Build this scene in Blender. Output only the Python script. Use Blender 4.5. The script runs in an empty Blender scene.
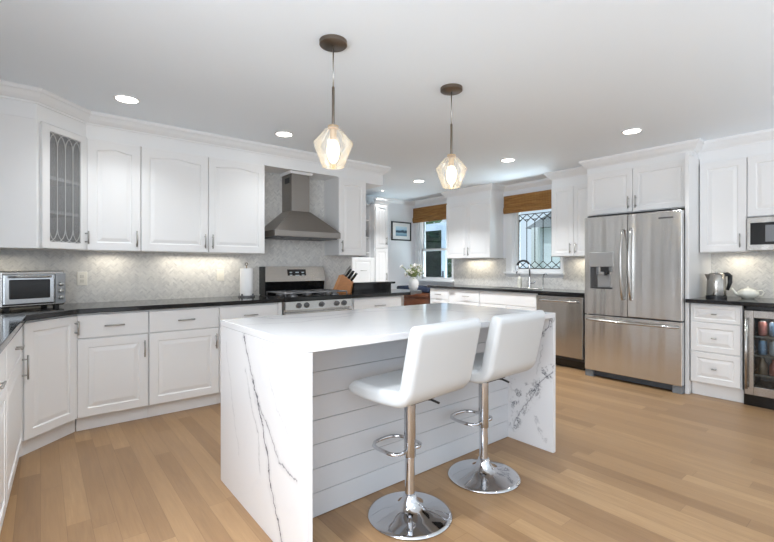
import bpy, bmesh, math, random
from mathutils import Vector, Matrix
random.seed(7)
C = bpy.context.scene.collection
scene = bpy.context.scene
R = math.radians
PI = math.pi

# ------------------------------------------------------------------ camera
cam_d = bpy.data.cameras.new('camera'); cam = bpy.data.objects.new('camera', cam_d); C.objects.link(cam)
F_PX, W_PX = 428.07, 774.0
cam_d.sensor_fit = 'HORIZONTAL'; cam_d.sensor_width = 36.0
cam_d.lens = 36.0 * F_PX / W_PX
cam_d.shift_y = -(271.0 - 266.19) / W_PX
cam_d.clip_start = 0.02; cam_d.clip_end = 200
TH = .6807
cam.location = (0, 0, 1.22)
cam.rotation_euler = (R(90), 0, -TH)
scene.camera = cam

# ------------------------------------------------------------------ view, sky, daylight and added fill
scene.view_settings.view_transform = 'Standard'
scene.view_settings.look = 'None'
scene.view_settings.gamma = 1.0
scene.view_settings.use_curve_mapping = False
scene.view_settings.exposure = 0.26
wd = bpy.data.worlds.new('sky'); scene.world = wd; wd.use_nodes = True
bgn = wd.node_tree.nodes['Background']
bgn.inputs[0].default_value = (.87, .93, 1.0, 1); bgn.inputs[1].default_value = 1.05
scene.cycles.use_denoising = True
scene.cycles.max_bounces = 10
scene.cycles.diffuse_bounces = 5
scene.cycles.glossy_bounces = 5
scene.cycles.transparent_max_bounces = 12
scene.cycles.caustics_reflective = False
scene.cycles.caustics_refractive = False
scene.cycles.sample_clamp_indirect = 4.0

sun_d = bpy.data.lights.new('sun', 'SUN'); sun_d.energy = 2.2; sun_d.angle = R(3); sun_d.color = (1, .97, .92)
sun = bpy.data.objects.new('sun', sun_d); C.objects.link(sun); sun.rotation_euler = (0, R(-30), R(8))
def area(name, loc, rot, sx, sy, power, col=(1, 1, 1), spread=180, shape='RECTANGLE'):
    d = bpy.data.lights.new(name, 'AREA'); d.shape = shape; d.size = sx
    if shape == 'RECTANGLE': d.size_y = sy
    d.energy = power; d.color = col; d.spread = R(spread)
    o = bpy.data.objects.new(name, d); C.objects.link(o); o.location = loc; o.rotation_euler = rot
    return o
# daylight from windows on the left; an added soft fill from behind the camera
area('daylight_from_left_windows', (-1.0, .0, 1.45), (R(90), 0, R(-90)), 2.4, 1.3, 62, (.86, .93, 1.0))
area('added_fill_behind', (1.5, -3.1, 1.35), (R(90), 0, 0), 5.0, 2.1, 2, (.90, .95, 1.0))
# added uplights outside the view, brightening the ceiling
area('added_ceiling_fill', (-.4, -2.4, .95), (R(180), 0, 0), 6.0, 2.4, 78, (.78, .89, 1.0))
area('added_ceiling_fill_left', (-1.75, .35, .95), (R(180), 0, 0), 1.5, 2.0, 58, (.80, .90, 1.0))
area('added_ceiling_fill_right', (3.6, -.95, .95), (R(180), 0, 0), 3.4, 1.4, 20, (.76, .88, 1.0))
# uplights added outside the two windows to lift the far ceiling
area('added_uplight_far_window', (6.35, 5.25, .45), (0, R(128), 0), 0.7, 1.4, 60, (.95, .98, 1.0))
area('added_uplight_sink_window', (6.25, 3.40, .62), (0, R(128), 0), .5, 1.2, 80, (.95, .98, 1.0))
P_CAN, P_UNDER, P_PEND = 17.0, 1.15, 3.2

# ------------------------------------------------------------------ dimensions
CEIL = 2.44
YW, XW, YF, XL = 4.455, 5.52, 5.97, -.80
CT, CB = .91, .875            # worktop top and underside
UB, UT = 1.345, 2.24          # wall cabinets
YB, YU = 3.855, 4.14          # cabinet front planes along the back wall (doors stand 20 mm proud)
XB, XU, XR = 4.92, 5.21, 5.10           # the same along the right wall

# ------------------------------------------------------------------ materials
def lin(c): c = c / 255.0; return c / 12.92 if c <= .04045 else ((c + .055) / 1.055) ** 2.4
def rgb(r, g, b): return (lin(r), lin(g), lin(b), 1)
MATS = {}
def mat(name, col, rough=.5, metal=0.0, bump=0, bscale=40, emit=None, estr=0, spec=.5, coat=0, bstretch=None, var=0):
    if name in MATS: return MATS[name]
    m = bpy.data.materials.new(name); m.use_nodes = True; nt = m.node_tree; b = nt.nodes['Principled BSDF']
    b.inputs['Base Color'].default_value = rgb(*col); b.inputs['Roughness'].default_value = rough
    b.inputs['Metallic'].default_value = metal; b.inputs['Specular IOR Level'].default_value = spec
    b.inputs['Coat Weight'].default_value = coat; b.inputs['Coat Roughness'].default_value = .08
    if emit: b.inputs['Emission Color'].default_value = rgb(*emit); b.inputs['Emission Strength'].default_value = estr
    if bump or var:
        tc = nt.nodes.new('ShaderNodeTexCoord'); mp = nt.nodes.new('ShaderNodeMapping'); nz = nt.nodes.new('ShaderNodeTexNoise')
        mp.inputs['Scale'].default_value = bstretch or (1, 1, 1)
        nz.inputs['Scale'].default_value = bscale; nz.inputs['Detail'].default_value = 4
        nt.links.new(tc.outputs['Object'], mp.inputs[0]); nt.links.new(mp.outputs[0], nz.inputs['Vector'])
        if bump:
            bp = nt.nodes.new('ShaderNodeBump'); bp.inputs['Strength'].default_value = bump; bp.inputs['Distance'].default_value = .004
            nt.links.new(nz.outputs['Fac'], bp.inputs['Height']); nt.links.new(bp.outputs[0], b.inputs['Normal'])
        if var:
            mx = nt.nodes.new('ShaderNodeMix'); mx.data_type = 'RGBA'
            mx.inputs[6].default_value = rgb(*[max(0, c * (1 - var)) for c in col]); mx.inputs[7].default_value = rgb(*[min(255, c * (1 + var)) for c in col])
            nt.links.new(nz.outputs['Fac'], mx.inputs[0]); nt.links.new(mx.outputs[2], b.inputs['Base Color'])
    MATS[name] = m; return m

class S:                                                   # a float socket with arithmetic
    nt = None
    def __init__(s, k): s.k = k
    @staticmethod
    def m(op, *a, clamp=False):
        n = S.nt.nodes.new('ShaderNodeMath'); n.operation = op; n.use_clamp = clamp
        for i, x in enumerate(a):
            if isinstance(x, S): S.nt.links.new(x.k, n.inputs[i])
            else: n.inputs[i].default_value = x
        return S(n.outputs[0])
    def __add__(s, o): return S.m('ADD', s, o)
    def __radd__(s, o): return S.m('ADD', o, s)
    def __sub__(s, o): return S.m('SUBTRACT', s, o)
    def __rsub__(s, o): return S.m('SUBTRACT', o, s)
    def __mul__(s, o): return S.m('MULTIPLY', s, o)
    __rmul__ = __mul__
    def __truediv__(s, o): return S.m('DIVIDE', s, o)
def floor_(a): return S.m('FLOOR', a)
def fract(a): return S.m('FRACT', a)
def smooth(a, lo, hi, o0=0.0, o1=1.0):
    n = S.nt.nodes.new('ShaderNodeMapRange'); n.interpolation_type = 'SMOOTHSTEP'
    S.nt.links.new(a.k, n.inputs[0])
    for i, v in enumerate((lo, hi, o0, o1)): n.inputs[i + 1].default_value = v
    return S(n.outputs[0])
def comb(x, y, z=0.0):
    n = S.nt.nodes.new('ShaderNodeCombineXYZ')
    for i, v in enumerate((x, y, z)):
        if isinstance(v, S): S.nt.links.new(v.k, n.inputs[i])
        else: n.inputs[i].default_value = v
    return n.outputs[0]
def objco():
    t = S.nt.nodes.new('ShaderNodeTexCoord'); p = S.nt.nodes.new('ShaderNodeSeparateXYZ'); S.nt.links.new(t.outputs['Object'], p.inputs[0])
    return t.outputs['Object'], S(p.outputs[0]), S(p.outputs[1]), S(p.outputs[2])
def white(vec):
    n = S.nt.nodes.new('ShaderNodeTexWhiteNoise'); n.noise_dimensions = '3D'; S.nt.links.new(vec, n.inputs['Vector']); return S(n.outputs['Value'])
def noise(vec, scale, detail=3, rough=.5, dist=0.0):
    n = S.nt.nodes.new('ShaderNodeTexNoise'); S.nt.links.new(vec, n.inputs['Vector'])
    n.inputs['Scale'].default_value = scale; n.inputs['Detail'].default_value = detail; n.inputs['Roughness'].default_value = rough; n.inputs['Distortion'].default_value = dist
    return S(n.outputs['Fac'])
def ramp(a, stops):
    n = S.nt.nodes.new('ShaderNodeValToRGB'); S.nt.links.new(a.k, n.inputs[0]); e = n.color_ramp.elements
    while len(e) < len(stops): e.new(.5)
    for k, (p, c) in zip(e, stops): k.position = p; k.color = c
    return n.outputs[0]
def mixc(f, a, b, mode='MIX'):
    n = S.nt.nodes.new('ShaderNodeMix'); n.data_type = 'RGBA'; n.blend_type = mode
    for i, v in ((0, f), (6, a), (7, b)):
        if isinstance(v, S): S.nt.links.new(v.k, n.inputs[i])
        elif hasattr(v, 'links'): S.nt.links.new(v, n.inputs[i])
        else: n.inputs[i].default_value = v
    return n.outputs[2]
def start(name, rough=.5, spec=.5):
    m = bpy.data.materials.new(name); m.use_nodes = True; S.nt = m.node_tree; b = m.node_tree.nodes['Principled BSDF']
    b.inputs['Roughness'].default_value = rough; b.inputs['Specular IOR Level'].default_value = spec
    MATS[name] = m; return m, b
def bumpto(b, h, strength=.3, dist=.003):
    n = S.nt.nodes.new('ShaderNodeBump'); n.inputs['Strength'].default_value = strength; n.inputs['Distance'].default_value = dist
    S.nt.links.new(h.k, n.inputs['Height']); S.nt.links.new(n.outputs[0], b.inputs['Normal'])

def wood_floor():
    m, b = start('oak_floor', .30, .5)
    co, x, y, z = objco()
    pw, pl = .095, 1.25
    row = floor_(x / pw)
    off = white(comb(row, 3.7, 1.3))
    t = y / pl + off * 5.0
    col = floor_(t)
    idv = white(comb(row, col, .5)); id2 = white(comb(row, col, 9.5))
    fx, fy = fract(x / pw), fract(t)
    g = noise(comb(x * 16.0 + id2 * 40.0, y * 1.3 + idv * 30.0, idv * 9.0), 1.6, 6, .62, .8)
    g2 = noise(comb(x * 60.0, y * 2.2, id2 * 20.0), 2.2, 3, .6)
    tone = idv * .48 + g * .62 + g2 * .30 - .18
    c = ramp(tone, [(.0, rgb(126, 96, 66)), (.35, rgb(146, 114, 81)), (.65, rgb(162, 129, 93)), (1.0, rgb(187, 154, 114))])
    knot = smooth(noise(comb(x * 3.0, y * 1.2, id2 * 30.0), 2.3, 2), .74, .80)
    c = mixc(knot * .45, c, rgb(96, 66, 44))
    e = S.m('MINIMUM', S.m('MINIMUM', fx, 1.0 - fx) * pw, S.m('MINIMUM', fy, 1.0 - fy) * pl)
    seam = smooth(e, .0004, .0022, 1.0, 0.0)
    c = mixc(seam * .35, c, rgb(96, 68, 46))
    S.nt.links.new(c, b.inputs['Base Color'])
    rg = .30 + g * .14
    S.nt.links.new(rg.k, b.inputs['Roughness'])
    bumpto(b, g2 * .25 - seam, .12, .002)
    return m
def herringbone(name, axis):
    m, b = start(name, .28, .5)
    co, x, y, z = objco()
    h = x if axis == 'x' else y
    w = .0150; k = .70710678 / w
    u = (h + z) * k + 400.0; v = (z - h) * k + 400.0
    n = 3.0
    i, j = floor_(u), floor_(v)
    mm = S.m('FLOORED_MODULO', i - j, 2 * n)
    isH = S.m('LESS_THAN', mm, n - .5)
    oV = (2 * n - 1) - mm
    idx = isH * (i - mm) + (1.0 - isH) * i
    idy = isH * j + (1.0 - isH) * (j - oV + .37)
    rid = white(comb(idx, idy, .1)); rid2 = white(comb(idx, idy, 4.1))
    fu, fv = fract(u), fract(v)
    lu = isH * ((mm + fu)) + (1.0 - isH) * fu; lv = isH * fv + (1.0 - isH) * (oV + fv)
    du = S.m('MINIMUM', lu, (isH * (n - 1) + 1.0) - lu); dv = S.m('MINIMUM', lv, ((1.0 - isH) * (n - 1) + 1.0) - lv)
    g = smooth(S.m('MINIMUM', du, dv), .03, .10, 1.0, 0.0)
    vein = noise(comb(h * 30.0 + rid * 50.0, z * 30.0, rid2 * 30.0), 1.2, 5, .65, 1.5)
    tone = rid * .42 + vein * .85 - .14
    c = ramp(tone, [(0, rgb(172, 172, 172)), (.35, rgb(205, 203, 200)), (.7, rgb(222, 220, 216)), (1, rgb(234, 232, 229))])
    c = mixc(g * .8, c, rgb(222, 220, 215))
    S.nt.links.new(c, b.inputs['Base Color']); bumpto(b, g * -1.0, .25, .002)
    return m
def seg(px, py, a, c):
    ax, ay = a; bx, by = c; dx, dy = bx - ax, by - ay; L = dx * dx + dy * dy
    qx, qy = px - ax, py - ay
    t = S.m('MULTIPLY', qx * dx + qy * dy, 1.0 / L, clamp=True)
    ex, ey = qx - t * dx, qy - t * dy
    return S.m('SQRT', ex * ex + ey * ey)
def poly(px, py, pts):
    d = None
    for a, c in zip(pts, pts[1:]):
        s = seg(px, py, a, c); d = s if d is None else S.m('MINIMUM', d, s)
    return d
def quartz(name, axes, veins, blot=()):
    m, b = start(name, .12, .5)
    co, x, y, z = objco(); P = {'x': x, 'y': y, 'z': z}
    px, py = P[axes[0]], P[axes[1]]
    wob = noise(co, 9.0, 5, .65) - .5; wob2 = noise(co, 38.0, 3, .6) - .5
    wx = px + wob * .085 + wob2 * .018; wy = py + wob * -.06 + wob2 * .018
    br = noise(co, 14.0, 4, .7)
    c = rgb(225, 225, 227)
    cloud = smooth(noise(co, 3.5, 6, .7, 1.2), .52, .75)
    c = mixc(cloud * .16, c, rgb(196, 198, 203))
    for pts, wd_, st, soft in veins:
        d = poly(wx, wy, pts)
        core = smooth(d + (br - .5) * wd_ * 1.2, wd_ * .25, wd_, 1.0, 0.0)
        halo = smooth(d, 0.0, wd_ * 5.0, 1.0, 0.0)
        brk = smooth(br, .30, .50)
        c = mixc(halo * (soft * .22), c, rgb(150, 153, 162))
        c = mixc(core * brk * st, c, rgb(66, 68, 76))
    for pts, rad, st in blot:
        d = poly(wx, wy, pts)
        sp = S.m('ABSOLUTE', noise(co, 26.0, 6, .72, 1.6) - .5)
        ln = smooth(sp, .012, .05, 1.0, 0.0)
        pt = smooth(noise(co, 17.0, 3, .6), .46, .60)
        f = ln * pt * smooth(d, rad * .25, rad, 1.0, 0.0)
        c = mixc(f * min(1.0, st * 1.15), c, rgb(48, 50, 58))
        c = mixc(smooth(d, 0.0, rad, 1.0, 0.0) * pt * .22, c, rgb(160, 163, 172))
    S.nt.links.new(c, b.inputs['Base Color'])
    return m
def bamboo():
    m, b = start('woven_bamboo', .7, .3)
    co, x, y, z = objco()
    st = noise(comb(x * .6, y * 3.0, z * 60.0), 2.0, 3, .6)
    big = noise(comb(x * .3, y * 2.0, z * 24.0), 2.0, 3, .6)
    fine = S.m('SINE', y * 260.0) * .5 + .5
    t = st * .55 + big * .6 + fine * .10 - .12
    c = ramp(t, [(.2, rgb(96, 64, 32)), (.42, rgb(140, 98, 52)), (.6, rgb(164, 120, 68)), (.85, rgb(194, 152, 100))])
    S.nt.links.new(c, b.inputs['Base Color']); bumpto(b, S.m('SINE', z * 900.0) + st, .5, .003)
    return m
def granite():
    m, b = start('black_granite', .10, .5)
    co, x, y, z = objco()
    f1 = smooth(noise(co, 260.0, 2, .5), .64, .74); f2 = smooth(noise(co, 150.0, 2, .5), .66, .74)
    c = mixc(f1 * .5, rgb(27, 27, 29), rgb(120, 118, 112)); c = mixc(f2 * .4, c, rgb(70, 72, 80))
    S.nt.links.new(c, b.inputs['Base Color'])
    return m
def steel(name, col, rough=.26, axis='h', amp=.15):
    m, b = start(name, rough, .5); b.inputs['Metallic'].default_value = 1.0
    co, x, y, z = objco()
    if axis == 'h': v = comb(x * 2.0, y * 2.0, z * 240.0)
    else: v = comb(x * 240.0, y * 240.0, z * 2.0)
    s = noise(v, 1.0, 3, .6)
    big = noise(comb(x * 1.0, y * 1.0, z * .06), 3.6, 2, .5)
    c = mixc(s * .22, rgb(*col), rgb(*[c_ * .8 for c_ in col]))
    S.nt.links.new(c, b.inputs['Base Color'])
    r_ = rough + (s - .5) * .12
    S.nt.links.new(r_.k, b.inputs['Roughness'])
    bumpto(b, big * 1.0 + s * .004, amp, .08)
    return m
def thin_glass(name, tint=(240, 244, 246), refl=.08, rough=.02, haze=0.0, blend=.12):
    m = bpy.data.materials.new(name); m.use_nodes = True; nt = m.node_tree; nt.nodes.remove(nt.nodes['Principled BSDF'])
    out = nt.nodes['Material Output']
    tr = nt.nodes.new('ShaderNodeBsdfTransparent'); tr.inputs[0].default_value = rgb(*tint)
    gl = nt.nodes.new('ShaderNodeBsdfGlossy'); gl.inputs['Roughness'].default_value = rough
    fr = nt.nodes.new('ShaderNodeLayerWeight'); fr.inputs[0].default_value = blend
    ad = nt.nodes.new('ShaderNodeMath'); ad.operation = 'MULTIPLY_ADD'; ad.inputs[1].default_value = .75; ad.inputs[2].default_value = refl; ad.use_clamp = True
    nt.links.new(fr.outputs['Fresnel'], ad.inputs[0])
    mx = nt.nodes.new('ShaderNodeMixShader'); nt.links.new(ad.outputs[0], mx.inputs[0]); nt.links.new(tr.outputs[0], mx.inputs[1]); nt.links.new(gl.outputs[0], mx.inputs[2])
    last = mx
    if haze:
        df = nt.nodes.new('ShaderNodeBsdfDiffuse'); df.inputs[0].default_value = rgb(235, 235, 235)
        m2 = nt.nodes.new('ShaderNodeMixShader'); m2.inputs[0].default_value = haze
        nt.links.new(mx.outputs[0], m2.inputs[1]); nt.links.new(df.outputs[0], m2.inputs[2]); last = m2
    nt.links.new(last.outputs[0], out.inputs[0])
    MATS[name] = m; return m

M_WALL = mat('wall_paint', (236, 237, 240), .6, bump=.05, bscale=120)
M_CEIL = mat('ceiling_paint', (240, 247, 253), .7, bump=.04, bscale=150)
M_CAB = mat('white_cabinet_lacquer', (235, 235, 235), .32, bump=.01, bscale=60)
M_TRIM = mat('white_trim_paint', (236, 237, 238), .4, bump=.01, bscale=60)
M_IN = mat('cabinet_interior', (200, 200, 200), .6, bump=.02)
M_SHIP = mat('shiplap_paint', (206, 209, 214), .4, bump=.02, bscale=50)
M_NICK = mat('brushed_nickel', (176, 174, 170), .28, 1.0, bump=.02, bscale=200)
M_CHROME = mat('chrome', (212, 214, 218), .05, 1.0)
M_STEEL = steel('stainless_steel', (190, 187, 183), .24)
M_STEELV = steel('fridge_stainless', (226, 225, 223), .24, 'h', .6)
M_HOOD = steel('hood_stainless', (150, 145, 140), .42, 'h', .03)
M_DARK = mat('dark_plastic', (32, 33, 36), .4, bump=.02)
M_BLACK = mat('black_enamel', (16, 16, 17), .18)
M_IRON = mat('cast_iron', (84, 84, 86), .32, bump=.1, bscale=120)
M_GREY = mat('grey_side_metal', (96, 97, 99), .45, .3)
M_LEATH = mat('white_leatherette', (203, 206, 208), .42, bump=.06, bscale=220)
M_BRONZE = mat('bronze_metal', (120, 110, 100), .35, 1.0, bump=.02, bscale=150)
M_BRASS = mat('brass_socket', (205, 182, 150), .35, 1.0)
M_BULB = mat('bulb_glow', (255, 240, 210), .3, emit=(255, 226, 170), estr=9)
M_LED = mat('downlight_glow', (255, 255, 255), .4, emit=(255, 250, 240), estr=12)
M_WOODB = mat('knife_block_wood', (176, 112, 52), .4, bump=.05, bscale=18, bstretch=(1, 1, 8), var=.2)
M_RED = mat('reddish_wood', (104, 62, 40), .35, bump=.05, bscale=12, bstretch=(8, 1, 8), var=.2)
M_NAVY = mat('navy_fabric', (30, 42, 66), .85, bump=.2, bscale=300)
M_PAPER = mat('paper_towel', (244, 244, 244), .9, bump=.3, bscale=160)
M_CERAM = mat('cream_ceramic', (240, 238, 226), .15, coat=.5)
M_VASE = mat('white_ceramic', (240, 240, 240), .3, bump=.02)
M_LEAF = mat('leaf_green', (112, 122, 62), .6, var=.3, bscale=30)
M_PETAL = mat('petal_white', (246, 240, 232), .7, var=.04, bscale=30)
M_TREE = mat('tree_foliage', (78, 104, 74), .8, var=.5, bscale=3)
M_BARK = mat('tree_bark', (84, 70, 56), .9, bump=.4, bscale=20, var=.2)
M_SIDING = mat('neighbour_siding', (238, 243, 248), .6, var=.03, bscale=4)
M_LAWN = mat('lawn', (96, 120, 66), .95, bump=.5, bscale=40, var=.3)
M_LEAD = mat('lead_came', (34, 36, 38), .5, .2)
M_LEADW = mat('pale_came', (196, 197, 197), .35, .5)
M_PLATE = mat('outlet_plastic', (236, 232, 222), .4)
M_FLOOR = wood_floor()
M_TILEX = herringbone('marble_herringbone_back', 'x')
M_TILEY = herringbone('marble_herringbone_side', 'y')
M_GRAN = granite()
M_BAMB = bamboo()
M_GLASS = thin_glass('window_glass', (228, 236, 240), .04)
M_SHADE = thin_glass('clear_shade_glass', (246, 247, 248), .06, .03, .20, .35)
M_DOORG = thin_glass('cabinet_glass', (225, 226, 227), .05, .05, .16)
M_FRGLASS = thin_glass('cooler_glass', (215, 220, 222), .04, .03)

# ------------------------------------------------------------------ mesh helpers
def new(): return bmesh.new()
def box(bm, x0, x1, y0, y1, z0, z1, b=0.0, seg_=2):
    vs = [bm.verts.new((x, y, z)) for z in (z0, z1) for y in (y0, y1) for x in (x0, x1)]
    fs = [bm.faces.new([vs[i] for i in q]) for q in ((0, 2, 3, 1), (4, 5, 7, 6), (0, 1, 5, 4), (2, 6, 7, 3), (0, 4, 6, 2), (1, 3, 7, 5))]
    if b:
        es = list({e for f in fs for e in f.edges})
        bmesh.ops.bevel(bm, geom=es, offset=b, segments=seg_, profile=.5, affect='EDGES')
    return bm
def prism(bm, pts, z0, z1, b=0.0):                     # polygon in plan (counter-clockwise) raised from z0 to z1
    a = [bm.verts.new((p[0], p[1], z0)) for p in pts]; t = [bm.verts.new((p[0], p[1], z1)) for p in pts]
    n = len(pts); fs = [bm.faces.new(a[::-1]), bm.faces.new(t)]
    for i in range(n): fs.append(bm.faces.new((a[i], a[(i + 1) % n], t[(i + 1) % n], t[i])))
    if b:
        es = list({e for f in fs for e in f.edges}); bmesh.ops.bevel(bm, geom=es, offset=b, segments=2, profile=.5, affect='EDGES')
    return bm
def loops(bm, rings, cap0=True, cap1=True, closed=True):
    vs = [[bm.verts.new(p) for p in r] for r in rings]
    for a, c in zip(vs, vs[1:]):
        n = len(a)
        for i in range(n if closed else n - 1): bm.faces.new((a[i], a[(i + 1) % n], c[(i + 1) % n], c[i]))
    if cap0: bm.faces.new(vs[0][::-1])
    if cap1: bm.faces.new(vs[-1])
    return bm
def lathe(bm, prof, cx=0, cy=0, cz=0, n=32, cap0=True, cap1=True):   # prof: (radius, z)
    return loops(bm, [[(cx + r * math.cos(2 * PI * i / n), cy + r * math.sin(2 * PI * i / n), cz + z) for i in range(n)] for r, z in prof], cap0, cap1)
def tube(bm, path, r, n=10, closed=False):
    P = [Vector(p) for p in path]; k = len(P); rings = []; up = None
    for i in range(k):
        if closed: t = (P[(i + 1) % k] - P[i - 1])
        else: t = P[min(i + 1, k - 1)] - P[max(i - 1, 0)]
        t.normalize()
        if up is None: up = t.orthogonal().normalized()
        else: up = (up - t * up.dot(t)).normalized()
        s = t.cross(up); rr = r[i] if isinstance(r, (list, tuple)) else r
        rings.append([P[i] + (up * math.cos(2 * PI * j / n) + s * math.sin(2 * PI * j / n)) * rr for j in range(n)])
    if closed:
        vs = [[bm.verts.new(p) for p in q] for q in rings]
        for a, c in zip(vs, vs[1:] + vs[:1]):
            for j in range(n): bm.faces.new((a[j], a[(j + 1) % n], c[(j + 1) % n], c[j]))
        return bm
    return loops(bm, rings)
def sweep(bm, path, prof):                            # profile (outward, z) carried along a plan path, outward = right-hand side
    P = [Vector((p[0], p[1])) for p in path]; k = len(P); rings = []
    for i in range(k):
        d0 = (P[i] - P[i - 1]).normalized() if i else None; d1 = (P[i + 1] - P[i]).normalized() if i < k - 1 else None
        d0 = d0 or d1; d1 = d1 or d0
        n0, n1 = Vector((d0.y, -d0.x)), Vector((d1.y, -d1.x)); mt = (n0 + n1).normalized(); mt = mt / max(.2, mt.dot(n0))
        rings.append([(P[i].x + mt.x * o, P[i].y + mt.y * o, z) for o, z in prof])
    return loops(bm, rings)
def ball(bm, c, r, sx=1, sy=1, sz=1, sub=2):
    q = bmesh.ops.create_icosphere(bm, subdivisions=sub, radius=r)
    for v in q['verts']: v.co = Vector((v.co.x * sx + c[0], v.co.y * sy + c[1], v.co.z * sz + c[2]))
    return bm
def link(name, bm, m, parent=None, smooth_=False):
    bmesh.ops.recalc_face_normals(bm, faces=bm.faces[:])
    me = bpy.data.meshes.new(name); bm.to_mesh(me); bm.free()
    me.materials.append(m)
    if smooth_:
        for p in me.polygons: p.use_smooth = True
        if smooth_ == 'auto' and hasattr(me, 'set_sharp_from_angle'): me.set_sharp_from_angle(angle=R(38))
    o = bpy.data.objects.new(name, me); C.objects.link(o)
    if parent: o.parent = parent
    return o
obj = link
def thing(name, label, cat, loc=(0, 0, 0), rz=0.0, group=None):
    o = bpy.data.objects.new(name, None); o.empty_display_size = .1; C.objects.link(o)
    o.location = loc; o.rotation_euler = (0, 0, R(rz)); o['label'] = label; o['category'] = cat
    if group: o['group'] = group
    return o
def tag(o, label, cat, group=None):
    o['label'] = label; o['category'] = cat
    if group: o['group'] = group
    return o
def struct(name, bm, m, parent=None, label=None, smooth_=False):
    o = link(name, bm, m, parent, smooth_)
    if not parent: o['kind'] = 'structure'
    if label: o['label'] = label
    return o
def dup(root, loc, rz, label, group=None):
    r = root.copy(); C.objects.link(r); r.location = loc; r.rotation_euler = (0, 0, R(rz)); r['label'] = label
    if group: r['group'] = group
    for ch in list(root.children):
        c = ch.copy(); C.objects.link(c); c.parent = r
        for g in list(ch.children):
            d = g.copy(); C.objects.link(d); d.parent = c
    return r

# ------------------------------------------------------------------ cabinet pieces
def panel(w, h, t=.02, frame=.06, arch=0.0, style='raised'):
    bm = new(); n = 11
    def ring(d, a, y):
        p = [(d, y, d), (w - d, y, d)]
        for i in range(n):
            s = 1 - 2 * i / (n - 1); x = w / 2 + s * (w / 2 - d)
            p.append((x, y, h - d - a * (1 - math.cos(min(1, abs(s) / .92) * PI)) / 2))
        return p
    rs = [ring(0, 0, 0), ring(0, 0, -t + .003), ring(.003, 0, -t)]
    if style == 'raised':
        f = frame
        rs += [ring(f, arch, -t), ring(f + .006, arch, -t + .0065), ring(f + .013, arch, -t + .0065), ring(f + .038, arch, -t + .001)]
    elif style == 'shaker':
        rs += [ring(frame, arch, -t), ring(frame + .004, arch, -t + .007)]
    loops(bm, rs)
    return bm
def bar_handle(L=.13, r=.0055, off=.03):                # vertical bar centred on the origin, standing off toward -y
    bm = new(); tube(bm, [(0, -off, -L / 2), (0, -off, L / 2)], r, 8)
    for s in (-1, 1): tube(bm, [(0, 0, s * L * .33), (0, -off, s * L * .33)], r * .8, 8)
    return bm
H_V = H_H = None
def handle(parent, x, z, kind='v', L=.13, y=-.02):
    o = link('handle', bar_handle(L), M_NICK, parent, True)
    o.location = (x, y, z)
    if kind == 'h': o.rotation_euler = (0, R(90), 0)
    return o
def cabinet(name, label, loc, rz, w, depth, z0, z1, fronts, kick=0.0, group=None, cat='cabinet', body=True):
    t = thing(name, label, cat, loc, rz, group)
    if body: obj('body', box(new(), .001, w - .001, 0, depth, z0, z1), M_CAB, t)
    if kick: obj('toe_kick', box(new(), .001, w - .001, kick, depth, 0, z0), M_CAB, t)
    for fr in fronts:
        nm, x, z, fw, fh = fr['n'], fr['x'], fr['z'], fr['w'], fr['h']
        p = obj(nm, panel(fw, fh, .02, fr.get('f', .058), fr.get('arch', 0), fr.get('s', 'raised')), M_CAB, t)
        p.location = (x, 0, z)
        for hd in fr.get('hd', ()): handle(p, *hd)
    return t
def D(x, z, w, h, hx=None, hz=None, arch=0.0, s='raised', f=.058, L=.13):
    return dict(n='door', x=x, z=z, w=w, h=h, arch=arch, s=s, f=f, hd=[(hx, hz, 'v', L)] if hx is not None else [])
def DR(x, z, w, h, s='slab', f=.04, L=.13, hd=True):
    return dict(n='drawer', x=x, z=z, w=w, h=h, s=s, f=f, hd=[(w / 2, h / 2, 'h', L)] if hd else [])

# ================================================================== the setting
floor = struct('floor', box(new(), -2.4, 6.2, -3.2, 6.3, -.05, 0), M_FLOOR)
ceiling = struct('ceiling', box(new(), -2.4, 6.2, -3.2, 6.3, CEIL, CEIL + .06), M_CEIL)
struct('wall_back', box(new(), XL, 3.03, YW, YW + .12, 0, CEIL), M_WALL)
struct('wall_left', box(new(), XL - .12, XL, 1.3, YW + .12, 0, CEIL), M_WALL)
struct('wall_far', box(new(), 2.9, XW + .15, YF, YF + .12, 0, CEIL), M_WALL)
W1 = (5.02, 5.855, .97, 2.20); W2 = (3.03, 3.80, 1.135, 2.10)
bm = new()
ys = [-1.0, W2[0], W2[1], W1[0], W1[1], YF]
for a, c, w in ((ys[0], ys[1], None), (ys[1], ys[2], W2), (ys[2], ys[3], None), (ys[3], ys[4], W1), (ys[4], ys[5], None)):
    if w is None: box(bm, XW, XW + .15, a, c, 0, CEIL)
    else: box(bm, XW, XW + .15, a, c, 0, w[2]); box(bm, XW, XW + .15, a, c, w[3], CEIL)
struct('wall_right', bm, M_WALL)
# tiled backsplashes
struct('trim_1', box(new(), XL, 3.03, YW - .012, YW, CT, UT), M_TILEX, None, 'pale marble herringbone backsplash behind the range')
bm = new(); e = .012
box(bm, XW - e, XW, W2[1] + .125, 4.99, CT, UB); box(bm, XW - e, XW, 2.995, W2[1] + .125, CT, 1.06); box(bm, XW - e, XW, 2.41, 2.995, CT, UB)
struct('trim_2', bm, M_TILEY, None, 'pale marble backsplash along the sink wall')
struct('trim_3', box(new(), XW - e, XW, .34, 1.36, CT, 1.40), M_TILEY, None, 'grey and white herringbone backsplash behind the kettle')
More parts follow.
